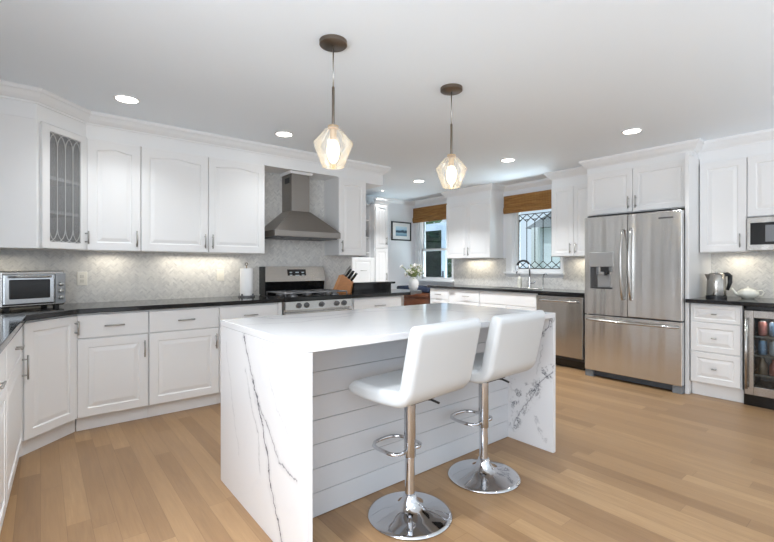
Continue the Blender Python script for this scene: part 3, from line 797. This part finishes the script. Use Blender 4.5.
shade('brown woven bamboo shade over the leaded sink window', 3.925, 3.02, 2.01, 2.275)

# right of the fridge
g_ = 'cabinets right of the fridge'
bcab('drawer_cabinet', 'white three-drawer cabinet under the kettle', 1.352, .962, .125, BZ1, .68, [DR(.006, .70, .374, .160, 'raised', .03, .035), DR(.006, .425, .374, .268, 'raised', .05, .035), DR(.006, .135, .374, .283, 'raised', .05, .035)], .05, g_, 4.82)
RD = XW - XR - .002
bcab('wall_cabinet', 'white one-door wall cabinet above the kettle', 1.353, .982, 1.355, UT, RD, [D(.006, 1.36, .360, UT - 1.372, .318, .10, f=.06)], 0, g_, XR)
bcab('wall_cabinet', 'white wall cabinet above the microwave', .982, .382, 1.672, UT, RD, [D(.004, 1.676, .592, UT - 1.69, .55, .08, f=.06)], 0, g_, XR)
mw = thing('microwave', 'stainless built-in microwave under the right-hand wall cabinet', 'microwave', (5.06, .979, 1.365), -90)
obj('body', box(new(), 0, .592, .02, .37, 0, .30, .003), M_STEEL, mw)
md = obj('door', box(new(), 0, .592, 0, .02, 0, .30, .003), M_STEEL, mw)
obj('window', box(new(), .025, .44, -.003, .0, .05, .25, .001), M_BLACK, md)
obj('screen', box(new(), .13, .40, -.005, -.003, .075, .225, .001), mat('microwave_screen', (120, 122, 126), .3), md)
obj('keypad', box(new(), .46, .57, -.003, 0, .05, .25), M_DARK, mw)
wc = thing('beverage_cooler', 'glass-front stainless beverage cooler with drinks inside', 'beverage cooler', (4.80, .955, 0), -90)
cwid = .595
obj('liner', box(new(), .021, cwid - .021, .55, .575, .131, CB - .04), mat('cooler_liner', (150, 152, 155), .5), wc)
bm = new(); box(bm, .0, .02, .03, .60, .10, CB - .006); box(bm, cwid - .02, cwid, .03, .60, .10, CB - .006); box(bm, 0, cwid, .58, .60, .10, CB - .006); box(bm, 0, cwid, .03, .60, .10, .13); box(bm, 0, cwid, .03, .60, CB - .03, CB - .006)
obj('body', bm, M_DARK, wc)
bm = new(); fz0, fz1 = .105, .835; fs = .062
box(bm, .012, .012 + fs, -.012, .03, fz0, fz1, .003); box(bm, cwid - fs, cwid, -.012, .03, fz0, fz1, .003); box(bm, .012 + fs, cwid - fs, -.012, .03, fz0, fz0 + .075, .003); box(bm, .012 + fs, cwid - fs, -.012, .03, fz1 - .062, fz1, .003)
cd_ = obj('door', bm, M_STEEL, wc)
obj('glass_pane', box(new(), .07, cwid - .058, .005, .011, fz0 + .07, fz1 - .058), M_FRGLASS, cd_)
bm = new(); tube(bm, [(.03, -.05, .16), (.03, -.05, .77)], .011, 10)
for z in (.20, .73): tube(bm, [(.03, -.01, z), (.03, -.05, z)], .008, 8)
obj('handle', bm, M_STEEL, cd_, True)
for z in (.27, .44, .605):
    bm = new()
    for k in range(9): tube(bm, [(.03 + k * .067, .05, z), (.03 + k * .067, .55, z)], .003, 5)
    box(bm, .022, cwid - .022, .042, .05, z - .006, z + .008); obj('shelf', bm, M_NICK, wc)
o = area('cooler_light', (.3, .06, .79), (R(-35), 0, 0), .45, .03, 1.3, (1, .98, .95)); o.parent = wc
obj('toe_grille', box(new(), .0, cwid, .03, .06, .0, .095), M_BLACK, wc)
obj('lamp', box(new(), .1, .5, .06, .10, .800, .806), M_LED, wc)
# drinks on the cooler shelves
CANS = [((206, 130, 118), 'red'), ((140, 168, 196), 'blue'), ((214, 218, 222), 'silver'), ((176, 152, 130), 'amber')]
for zi, (z, hh) in enumerate(((.613, .122), (.448, .122), (.278, .14))):
    rowname = ('top', 'middle', 'bottom')[zi]
    for k in range(5):
        col, cn = CANS[(k + zi * 1 + (zi == 2)) % 4]
        yy = .955 - (.115 + k * .075)
        nm = 'drink_can' if zi < 2 else 'drink_bottle'
        t = thing(nm, '%s drink %s, %s from the handle on the %s cooler shelf' % (cn, 'can' if zi < 2 else 'bottle', ('first', 'second', 'third', 'fourth', 'fifth')[k], rowname), 'can' if zi < 2 else 'bottle', (4.90, yy, z), 0, 'drinks in the beverage cooler')
        body = [(.024, 0), (.031, .008), (.031, hh * .88), (.026, hh)] if zi < 2 else [(.03, 0), (.033, .006), (.033, hh * .6), (.014, hh * .82), (.013, hh)]
        obj('body', lathe(new(), body, 0, 0, 0, 14), mat('drink_' + cn, col, .3, .4), t, 'auto')
        obj('top' if zi < 2 else 'cap', lathe(new(), [(.024 if zi < 2 else .014, hh), (.022 if zi < 2 else .014, hh + .006)], 0, 0, 0, 14), M_NICK, t)
# kettle and teapot
kt = thing('electric_kettle', 'brushed steel electric kettle with black handle beside the fridge panel', 'kettle', (5.17, 1.235, CT), -48)
obj('body', lathe(new(), [(.078, .022), (.080, .03), (.076, .14), (.071, .225), (.066, .232)], 0, 0, 0, 32), steel('kettle_steel', (176, 172, 166), .2), kt, 'auto')
obj('base', lathe(new(), [(.085, 0), (.085, .018), (.078, .022)], 0, 0, 0, 32), M_DARK, kt, 'auto')
obj('lid', lathe(new(), [(.066, .232), (.05, .242), (.012, .244), (.012, .256), (.0, .258)], 0, 0, 0, 32, True, False), M_NICK, kt, 'auto')
obj('spout', loops(new(), [[(-.066, -.022, .17), (-.066, .022, .17), (-.07, .0, .165)], [(-.062, -.03, .228), (-.062, .03, .228), (-.105, .0, .232)]]), M_NICK, kt)
bm = new(); tube(bm, [(.06, 0, .225), (.10, 0, .232), (.122, 0, .215), (.122, 0, .15), (.10, 0, .075)], [.020, .022, .021, .018, .012], 10)
o = obj('handle', bm, M_DARK, kt, True)
tp = thing('teapot', 'round cream ceramic teapot on the worktop right of the kettle', 'teapot', (5.26, 1.01, CT), -60); tp.scale = (.84,) * 3
obj('body', lathe(new(), [(.05, 0), (.055, .004), (.088, .03), (.100, .055), (.094, .08), (.066, .104), (.045, .110)], 0, 0, 0, 32), M_CERAM, tp, True)
obj('lid', lathe(new(), [(.047, .109), (.03, .120), (.010, .124), (.008, .13), (.014, .137), (.0, .143)], 0, 0, 0, 24, True, False), M_CERAM, tp, True)
obj('spout', tube(new(), [(-.08, 0, .04), (-.115, 0, .06), (-.135, 0, .09), (-.15, 0, .118)], [.022, .016, .012, .010], 10), M_CERAM, tp, True)
obj('handle', tube(new(), [(.085, 0, .085), (.125, 0, .095), (.145, 0, .07), (.13, 0, .035), (.09, 0, .03)], .008, 8), M_CERAM, tp, True)

# ================================================================== the far nook
pn = cabinet('pantry_cabinet', 'tall white pantry cabinet beside the framed picture', (4.205, 5.52, 0), 0, .275, .44, .08, 2.235,
    [D(.012, 1.515, .255, .71, .215, .12, f=.05), D(.012, .09, .255, 1.415, .215, .96, f=.05)], .05)
obj('crown', sweep(new(), [(.0, .0), (.275, .0), (.275, .44)], [(0, 2.235), (.01, 2.235), (.02, 2.26), (.05, 2.30), (.05, 2.32), (-.02, 2.32)]), M_TRIM, pn)
hu = thing('hutch', 'white hutch with open shelves left of the pantry', 'cabinet', (3.45, 5.52, 0))
obj('body', box(new(), 0, .752, 0, .44, 0, 1.36), M_CAB, hu)
p = obj('door', panel(.40, .50, .02, .045), M_CAB, hu); p.location = (.31, 0, .85); handle(p, .20, .30, 'h', .12)
p = obj('door', panel(.40, .70, .02, .045), M_CAB, hu); p.location = (.31, 0, .14); handle(p, .20, .62, 'h', .12)
bm = new(); box(bm, 0, .752, .40, .44, 1.36, 2.235); box(bm, 0, .02, .1, .40, 1.36, 2.235); box(bm, .734, .752, .1, .40, 1.36, 2.235); box(bm, 0, .752, .1, .40, 2.215, 2.235)
obj('shelf_case', bm, M_CAB, hu)
for z in (1.43, 1.68, 1.96): obj('shelf', box(new(), .02, .734, .12, .40, z, z + .02, .002), M_CAB, hu)
o = tag(obj('bottle', lathe(new(), [(.035, 0), (.04, .01), (.04, .10), (.014, .15), (.014, .19)], 4.10, 5.66, 1.70, 16), mat('bottle_brown', (70, 58, 50), .25), None, 'auto'), 'small dark bottle on the open hutch shelf', 'bottle')
pic = thing('framed_picture', 'small framed blue landscape print beside the far window', 'picture', (4.93, YF, 1.69))
bm = new(); pw, ph = .47, .345; fb = .022
box(bm, 0, pw, -.025, -.001, 0, fb, .002); box(bm, 0, pw, -.025, -.001, ph - fb, ph, .002); box(bm, 0, fb, -.025, -.001, fb, ph - fb, .002); box(bm, pw - fb, pw, -.025, -.001, fb, ph - fb, .002)
obj('frame', bm, M_DARK, pic)
obj('mat_board', box(new(), fb, pw - fb, -.012, -.002, fb, ph - fb), mat('mat_board_white', (236, 236, 236), .7), pic)
m, b = start('landscape_print', .5)
co, x, y, z = objco(); nz = noise(comb(x * 9.0, y, z * 22.0), 1.5, 4, .6)
tt = z * 5.5 - .42 + (nz - .5) * .35
S.nt.links.new(ramp(tt, [(.0, rgb(96, 128, 150)), (.3, rgb(150, 182, 200)), (.42, rgb(48, 66, 82)), (.58, rgb(70, 96, 118)), (.66, rgb(170, 204, 226)), (1, rgb(214, 230, 240))]), b.inputs['Base Color'])
obj('print', box(new(), .10, .37, -.0135, -.0115, .085, .26), m, pic)
# bench by the far window
be = thing('window_bench', 'reddish wood window bench beyond the sink worktop', 'bench', (4.95, 5.02, 0))
bm = new(); box(bm, 0, .50, 0, .90, .70, .775, .006); obj('seat', bm, M_RED, be)
obj('apron', box(new(), .02, .04, .02, .88, .45, .70, .002), M_RED, be)
for x in (.03, .43):
    for y in (.03, .83): obj('leg', box(new(), x, x + .05, y, y + .05, 0, .70, .004), M_RED, be)
tag(obj('seat_cushion', box(new(), 4.97, 5.43, 5.05, 5.88, .776, .87, .03, 3), M_NAVY, None, True), 'navy blue cushion lying on the window bench', 'cushion')
# vase with flowers
va = tag(obj('vase', lathe(new(), [(.036, 0), (.044, .006), (.060, .05), (.066, .095), (.058, .135), (.040, .160), (.036, .175), (.031, .175), (.034, .158), (.05, .13), (.05, .03)], 3.67, 4.0, CT, 32, True, True), M_VASE, None, True), 'white ceramic vase at the clipped end of the short worktop', 'vase')
fl = thing('bouquet', 'loose bouquet of white flowers in the white vase', 'flowers', (3.67, 4.0, CT + .03))
rnd = random.Random(5); bs, bl, bp_ = new(), new(), new()
for i in range(34):
    a = rnd.uniform(0, 2 * PI); sp = rnd.uniform(.02, .165); zt_ = .24 + rnd.uniform(-.03, .10) - sp * .35
    tip = Vector((sp * math.cos(a), sp * math.sin(a), zt_)); midp = Vector((tip.x * .25, tip.y * .25, .17))
    tube(bs, [(tip.x * .08, tip.y * .08, .03), midp, tip], .0022, 5)
    if i % 2 == 0:
        for k in range(5): ball(bp_, tip + Vector((rnd.gauss(0, .012), rnd.gauss(0, .012), rnd.gauss(0, .010))), rnd.uniform(.008, .016), 1, 1, .7, 1)
    for k in range(7):
        c = midp.lerp(tip, rnd.uniform(0, .9)) + Vector((rnd.gauss(0, .014),) * 3); d = Vector((rnd.gauss(0, 1), rnd.gauss(0, 1), rnd.gauss(0, .8))).normalized() * rnd.uniform(.016, .03); e_ = d.orthogonal().normalized() * .008
        bl.faces.new([bl.verts.new(c - d), bl.verts.new(c + e_), bl.verts.new(c + d), bl.verts.new(c - e_)])
obj('stem', bs, M_LEAF, fl); obj('leaf', bl, M_LEAF, fl); obj('blossom', bp_, M_PETAL, fl, True)

# ================================================================== things on the range-wall worktop
to = thing('toaster_oven', 'stainless toaster oven in the left worktop corner', 'toaster oven', (-.212, 3.945, CT), 22)
tw, td, th_ = .392, .27, .268
obj('body', box(new(), 0, tw, .01, td, .016, th_ + .008, .012), M_STEEL, to)
tdr = obj('door', box(new(), .006, .318, -.014, .01, .034, th_ - .012, .012), mat('toaster_door_steel', (206, 210, 214), .22, 1.0, bump=.02), to)
obj('glass', box(new(), .042, .282, -.016, -.013, .078, .215, .006), M_BLACK, tdr)
bm = new(); tube(bm, [(.045, -.042, .234), (.28, -.042, .234)], .008, 8)
for x in (.06, .265): tube(bm, [(x, -.012, .234), (x, -.042, .234)], .005, 6)
obj('handle', bm, M_STEEL, tdr, True)
obj('control_panel', box(new(), .322, tw - .004, -.008, .01, .034, th_ - .012, .003), mat('control_grey', (150, 152, 154), .3, .8), to)
for z in (.075, .125, .175):
    k = obj('knob', lathe(new(), [(.016, 0), (.014, .018), (.011, .02)], 0, 0, 0, 16), M_NICK, to, 'auto'); k.location = (.355, -.008, z); k.rotation_euler = (R(90), 0, 0)
for x in (.03, tw - .06):
    for y in (.03, td - .05): obj('foot', box(new(), x, x + .03, y, y + .03, 0, .017), M_DARK, to)
pt = thing('paper_towel_holder', 'paper towel roll on a dark stand left of the range', 'paper towel holder', (1.615, 4.245, CT))
obj('base', lathe(new(), [(.082, 0), (.082, .012), (.076, .016)], 0, 0, 0, 28), M_IRON, pt, 'auto')
for i in range(4):
    a = i * PI / 2 + .6; obj('guard', tube(new(), [(.074 * math.cos(a), .074 * math.sin(a), .012), (.074 * math.cos(a), .074 * math.sin(a), .035)], .009, 8), M_IRON, pt)
obj('roll', lathe(new(), [(.019, .017), (.062, .017), (.063, .02), (.063, .285), (.062, .288), (.019, .288)], 0, 0, 0, 32, False, False), M_PAPER, pt, 'auto')
bm = new(); tube(bm, [(0, 0, .016), (0, 0, .315)], .006, 8)
tube(bm, [(.014 * math.cos(a), 0, .33 + .014 * math.sin(a)) for a in [i * PI / 6 for i in range(12)]], .004, 6, True); obj('rod', bm, M_BRONZE, pt, True)
kb = thing('knife_block', 'slanted wooden knife block right of the range', 'knife block', (2.742, 4.20, CT), -42)
prof = [(-.09, 0), (.09, 0), (.115, .13), (.0, .215)]
obj('block', loops(new(), [[(x, -.055, z) for x, z in prof], [(x, .055, z) for x, z in prof]]), M_WOODB, kb)
obj('stand', loops(new(), [[(x, -.06, z) for x, z in [(-.125, 0), (-.09, 0), (.0, .215), (-.04, .205)]], [(x, .06, z) for x, z in [(-.125, 0), (-.09, 0), (.0, .215), (-.04, .205)]]]), mat('knife_block_light', (190, 130, 70), .4, var=.15, bscale=14), kb)
nd = Vector((.095, 0, .13)).normalized()
for i, (s, q) in enumerate(((.15, -.035), (.15, 0), (.15, .035), (.45, -.035), (.45, .0), (.45, .035), (.72, -.02), (.72, .02))):
    p0 = Vector((.115, q, .13)).lerp(Vector((.0, q, .215)), s)
    k = tag(obj('kitchen_knife', tube(new(), [p0 - nd * .05, p0 + nd * .01, p0 + nd * .06, p0 + nd * .105], [.004, .011, .013, .010], 8), M_BLACK, None, True),
        'black handled kitchen knife stuck in the %s row of the wooden knife block, %s slot' % (('lower', 'middle', 'upper')[0 if s < .3 else 1 if s < .6 else 2], ('front' if q < 0 else 'rear') if s > .6 else ('front' if q < 0 else 'centre' if q == 0 else 'rear')), 'knife', 'knives in the wooden block')
    k.location = kb.location; k.rotation_euler = kb.rotation_euler
sc = new(); p0 = Vector((.02, -.03, .203))
for s in (-1, 1):
    c = p0 + nd * .105 + Vector((-.012, s * .026, 0))
    tube(sc, [c + Vector((.0, math.cos(a) * .021, 0)) + nd * (math.sin(a) * .032) for a in [i * PI / 7 for i in range(14)]], .0045, 6, True)
    tube(sc, [c - nd * .03, p0 - nd * .04], .005, 6)
sx_ = tag(obj('kitchen_shears', sc, M_NICK, None, True), 'silver ring-handled shears standing in the knife block', 'scissors'); sx_.location = kb.location; sx_.rotation_euler = kb.rotation_euler
def outlet(label, x, z, kind):
    t = thing('wall_outlet', label, 'outlet', (x, YW - .013, z), 0, 'outlet plates on the backsplash')
    obj('cover_plate', box(new(), -.036, .036, -.006, 0, -.058, .058, .003), M_PLATE, t)
    if kind: 
        for s in (-.02, .02): obj('socket', box(new(), -.014, .014, -.008, -.005, s - .013, s + .013, .002), mat('socket_face', (214, 210, 200), .4), t)
    else: obj('rocker', box(new(), -.015, .015, -.010, -.005, -.03, .03, .002), M_PLATE, t)
outlet('cream socket plate on the backsplash right of the toaster oven', .275, 1.115, True)
outlet('pale switch plate on the backsplash under the two-door cabinet', 1.42, 1.13, False)

# ================================================================== island
isl = thing('kitchen_island', 'white quartz waterfall island with shiplap front', 'kitchen island', (0, 0, 0))
IX0, IX1, IY0, IY1, IT = .80, 2.63, 1.488, 2.497, .914
V_L = [([(2.16, .93), (2.143, .899), (2.096, .803), (2.006, .635), (1.937, .519), (1.867, .413), (1.827, .277), (1.769, .159), (1.699, .049), (1.68, -.02)], .0075, .9, 1.0),
       ([(1.99, .60), (1.975, .576), (1.817, .469), (1.721, .378), (1.57, .357)], .006, .6, .9), ([(2.12, .70), (2.02, .52), (1.95, .42), (1.93, .25)], .004, .35, .6),
       ([(2.40, .80), (2.33, .55), (2.2, .25)], .003, .2, .4), ([(1.9, .85), (1.75, .6), (1.6, .5)], .003, .14, .3)]
V_T = [([(1.0, 2.49), (1.06, 2.36), (1.35, 2.28), (1.7, 2.33), (2.1, 2.2)], .006, .3, .6), ([(.85, 2.2), (1.1, 2.12), (1.5, 2.2)], .004, .22, .5),
       ([(1.50, 1.49), (1.62, 1.53), (1.78, 1.50)], .008, .5, .8), ([(2.1, 2.15), (2.22, 2.05), (2.2, 1.9), (2.4, 1.75)], .006, .35, .7), ([(2.2, 1.7), (2.5, 1.6), (2.63, 1.62)], .006, .3, .6)]
M_QT = quartz('quartz_top', 'xy', V_T); M_QL = quartz('quartz_left', 'yz', V_L)
BL = [([(1.575, .872), (1.51, .867), (1.525, .813), (1.598, .751)], .035, 1.0), ([(1.583, .512), (1.496, .554)], .035, .8), ([(1.51, .512), (1.598, .428), (1.65, .321), (1.721, .235), (1.793, .096)], .055, 1.0),
      ([(1.674, .384), (1.761, .281), (1.80, .22)], .05, .9), ([(1.793, .414), (1.769, .314)], .03, .7), ([(1.613, .195), (1.546, .068)], .03, .4)]
M_QR = quartz('quartz_right', 'yz', [([(1.49, .53), (1.598, .43), (1.65, .32), (1.721, .235), (1.80, .09)], .005, .6, .6), ([(1.51, .867), (1.525, .813), (1.598, .751)], .006, .7, .5), ([(1.56, .7), (1.6, .5)], .003, .3, .3)], BL)
obj('worktop', box(new(), IX0, IX1, IY0, IY1, IT - .032, IT, .002), M_QT, isl)
obj('waterfall_panel', box(new(), IX0, IX0 + .03, IY0, IY1, 0, IT - .033, .001), M_QL, isl)
obj('waterfall_panel', box(new(), IX1 - .03, IX1, IY0, IY1, 0, IT - .033, .001), M_QR, isl)
IP = 1.832
bm = new(); z = 0.002; edges = [.002] + [.119 + .1175 * k for k in range(7)] + [IT - .033]
for a, c in zip(edges, edges[1:]):
    if c - a > .01: box(bm, IX0 + .03, IX1 - .03, IP, IP + .016, a + .0012, c - .0012, .001, 1)
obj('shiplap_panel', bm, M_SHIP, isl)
obj('body', box(new(), IX0 + .03, IX1 - .03, IP + .016, IY1 - .06, .0, IT - .033), M_CAB, isl)
for k in range(3):
    p = obj('door', panel(.57, .70, .02, .06), M_CAB, isl); p.location = (IX1 - .06 - k * .585, IY1 - .06, .13); p.rotation_euler = (0, 0, PI)
    handle(p, .53, .60)

# ================================================================== stools
def make_stool(label, x, y, rz):
    t = thing('bar_stool', label, 'bar stool', (x, y, 0), rz, 'white bar stools at the island')
    obj('base', lathe(new(), [(.195, 0), (.207, .003), (.207, .008), (.19, .014), (.13, .026), (.08, .040), (.050, .060), (.036, .085), (.031, .105)], 0, 0, 0, 64), M_CHROME, t, True)
    obj('column', lathe(new(), [(.0245, .09), (.0245, .30)], 0, 0, 0, 24), M_CHROME, t, 'auto')
    obj('gas_lift', lathe(new(), [(.027, .285), (.029, .29), (.029, .56), (.027, .575)], 0, 0, 0, 24), mat('lift_satin', (196, 197, 200), .18, 1.0), t, 'auto')
    pts = [(.03, .0, .315), (.085, .02, .315)] + [(.105 * math.cos(a), .075 + .14 * math.sin(a), .315) for a in [i * PI / 12 for i in range(0, 13)]] + [(-.085, .02, .315), (-.03, .0, .315)]
    pts = [(.028, .0, .315), (.07, .0, .315), (.095, .015, .315), (.102, .05, .315), (.102, .12, .315), (.09, .165, .315), (.06, .19, .315), (.02, .197, .315), (-.02, .197, .315), (-.06, .19, .315), (-.09, .165, .315), (-.102, .12, .315), (-.102, .05, .315), (-.095, .015, .315), (-.07, .0, .315), (-.028, .0, .315)]
    obj('footrest', tube(new(), pts, .0095, 10), M_CHROME, t, True)
    obj('lever', tube(new(), [(.02, -.02, .572), (.07, -.075, .566), (.10, -.105, .548)], .006, 8), M_DARK, t, True)
    bm = new(); box(bm, -.085, .085, -.09, .09, .573, .592, .004); obj('mount', bm, M_DARK, t)
    # one upholstered shell: a seat pad that turns up into the backrest, swept across the width
    W2_ = .230; cl = []
    for k in range(13): cl.append((.192 - .302 * k / 12, .634 - .006 * math.sin(PI * k / 12)))
    for k in range(1, 9):
        a = k / 8 * R(86); cl.append((-.110 - .070 * math.sin(a), .704 - .070 * math.cos(a)))
    e0 = Vector(cl[-1]); e1 = Vector((-.240, .968))
    for k in range(1, 13): q = e0.lerp(e1, k / 12); cl.append((q.x, q.y))
    P = [Vector(c) for c in cl]; n_ = len(P); arc = [0]
    for a, c in zip(P, P[1:]): arc.append(arc[-1] + (c - a).length)
    # finer steps where the pad rounds off at its front edge and the top of the back
    def at(u):
        for i in range(n_ - 1):
            if u <= arc[i + 1] or i == n_ - 2: return P[i].lerp(P[i + 1], (u - arc[i]) / (arc[i + 1] - arc[i]))
    L_ = arc[-1]; hh = .037
    us = [hh * (1 - math.cos(a)) for a in [PI / 2 * k / 6 for k in range(1, 7)]] + [hh + (L_ - 2 * hh) * k / 30 for k in range(1, 30)] + [L_ - hh * (1 - math.cos(a)) for a in [PI / 2 * k / 6 for k in range(6, 0, -1)]]
    sec = []
    for u in us:
        p = at(u); d = (at(min(L_, u + .012)) - at(max(0, u - .012))).normalized(); e_ = min(u, L_ - u)
        h_ = hh if e_ >= hh else hh * math.sqrt(max(0, 1 - (1 - e_ / hh) ** 2))
        sec.append((p, Vector((d.y, -d.x)), h_))
    rr = .030; xs_ = [(-W2_ + rr * (1 - math.cos(PI / 2 * k / 5)), 1 - .62 * (1 - math.sin(PI / 2 * k / 5))) for k in range(6)]
    xs_ += [(-x, q) for x, q in xs_[::-1]]
    bm = new(); rings = []; m_ = len(sec)
    for x, q in xs_:
        t_ = [(x, p.x - nn.x * h_ * q, p.y - nn.y * h_ * q) for p, nn, h_ in sec]; b_ = [(x, p.x + nn.x * h_ * q, p.y + nn.y * h_ * q) for p, nn, h_ in sec]
        rings.append([bm.verts.new(v) for v in t_ + b_[::-1]])
    N_ = 2 * m_
    for a, c in zip(rings, rings[1:]):
        for i in range(N_): bm.faces.new((a[i], a[(i + 1) % N_], c[(i + 1) % N_], c[i]))
    for r_ in (rings[0], rings[-1]):
        for i in range(m_ - 1): bm.faces.new((r_[i], r_[i + 1], r_[N_ - 2 - i], r_[N_ - 1 - i]))
    o = obj('seat', bm, M_LEATH, t, True)
    def onseat(y): return min((abs(p.x - nn.x * h_ - y), -(nn.y * h_ - p.y)) for p, nn, h_ in sec[:22])[1]
    sgn = -1 if sec[10][1].y > 0 else 1
    top_ = [(p.x + sgn * nn.x * h_, p.y + sgn * nn.y * h_ + .0006) for p, nn, h_ in sec[5:20]]
    bm = new(); tube(bm, [(-.02, y, z) for y, z in top_], .0022, 6)
    yz = top_[6]; tube(bm, [(-W2_ + .02, yz[0], yz[1]), (W2_ - .02, yz[0], yz[1])], .0022, 6)
    obj('seam', bm, mat('seam_thread', (206, 206, 208), .6), o, True)
    return t
make_stool('white leatherette bar stool with chrome base, nearer the viewer', 1.412, 1.565, 5)
make_stool('white leatherette bar stool with chrome base, at the far end of the island', 2.005, 1.582, 2)

# ================================================================== lights
def pendant(label, x, y):
    t = thing('pendant_lamp', label, 'pendant lamp', (x, y, CEIL), 0, 'glass pendants over the island')
    obj('canopy', lathe(new(), [(.075, 0), (.075, -.020), (.070, -.024), (.012, -.025), (.0, -.028)], 0, 0, 0, 40, True, False), M_BRONZE, t, 'auto')
    obj('cord', lathe(new(), [(.004, -.02), (.004, -.26)], 0, 0, 0, 10), M_NICK, t, True)
    obj('stem', lathe(new(), [(.005, -.245), (.0075, -.25), (.0075, -.46), (.006, -.465)], 0, 0, 0, 14), M_BRONZE, t, 'auto')
    obj('socket', lathe(new(), [(.028, -.458), (.030, -.462), (.030, -.475), (.018, -.478), (.018, -.535), (.014, -.54)], 0, 0, 0, 20), M_BRASS, t, 'auto')
    pr = [(.036, -.470), (.106, -.552), (.107, -.558), (.060, -.680), (.058, -.682)]
    pi_ = []
    obj('shade', lathe(new(), pr, 0, 0, 0, 40, False, False), M_SHADE, t, 'auto')
    bl = obj('bulb', lathe(new(), [(.012, -.533), (.025, -.550), (.034, -.58), (.034, -.605), (.024, -.642), (.008, -.660)], 0, 0, 0, 20), M_BULB, t, True)
    d = bpy.data.lights.new('bulb_light', 'POINT'); d.energy = P_PEND; d.color = (1, .92, .80); d.shadow_soft_size = .03
    o = bpy.data.objects.new('bulb_light', d); C.objects.link(o); o.parent = t; o.location = (0, 0, -.60)
    bl.visible_shadow = True
    return t
pendant('clear glass pendant lamp over the near half of the island', 1.236, 1.99)
pendant('clear glass pendant lamp over the far half of the island', 2.187, 2.0)
CANS_ = [(.491, 3.622, 'round recessed ceiling light nearest the glass-front corner cabinet'), (1.748, 3.668, 'round recessed ceiling light in front of the steel hood'),
         (4.175, 2.947, 'round recessed ceiling light in front of the sink window'), (4.149, 1.611, 'round recessed ceiling light in front of the fridge'),
         (4.214, 4.476, 'round recessed ceiling light between the far pendant and the far window'), (4.28, 5.40, 'small recessed ceiling light deep in the far nook')]
for i, (x, y, lab) in enumerate(CANS_):
    r = .085 if i < 5 else .035
    t = thing('ceiling_light', lab, 'ceiling light', (x, y, CEIL), 0, 'recessed ceiling lights')
    obj('trim_ring', lathe(new(), [(r, 0), (r, -.004), (r - .012, -.007), (r - .018, -.002)], 0, 0, 0, 32, False, False), M_TRIM, t, 'auto')
    obj('diffuser', lathe(new(), [(r - .012, -.001), (r - .012, -.004), (0, -.0045)], 0, 0, 0, 32, True, False), M_LED, t)
    o = area('downlight_and_fill', (0, 0, -.02), (0, 0, 0), 2 * r, 0, P_CAN * (.20, .13, .95, .25, 1.35, .06)[i], (.94, .975, 1.0), 116, 'DISK'); o.parent = t
# extra ceiling lamps without fixtures, added out of view to brighten floor and island
for x, y, k in ((.25, 1.25, .95), (1.9, -.2, .15)):
    area('downlight_and_fill', (x, y, CEIL - .02), (0, 0, 0), .17, 0, P_CAN * k, (.94, .975, 1.0), 118, 'DISK')
# strip lights under the wall cabinets
for nm, x, y, sx, sy in (('u', .47, 4.33, .25, .03), ('u', 1.22, 4.33, .7, .03)):
    area('under_cabinet_light', (x, y, UB - .012), (0, 0, 0), sx, sy, P_UNDER * .75 * sx / .4, (1, .92, .76), 170)
for y, sy in ((4.42, .5), (2.66, .3), (1.1, .2), (.6, .3)):
    area('under_cabinet_light', (5.40, y, (UB if y > 2 else 1.355) - .012), (0, 0, 0), .03, sy, P_UNDER * sy / .4, (1, .90, .70), 170)
area('under_cabinet_light', (-.25, 4.25, UB - .012), (0, 0, 0), .3, .03, P_UNDER * .5, (1, .92, .76), 170)
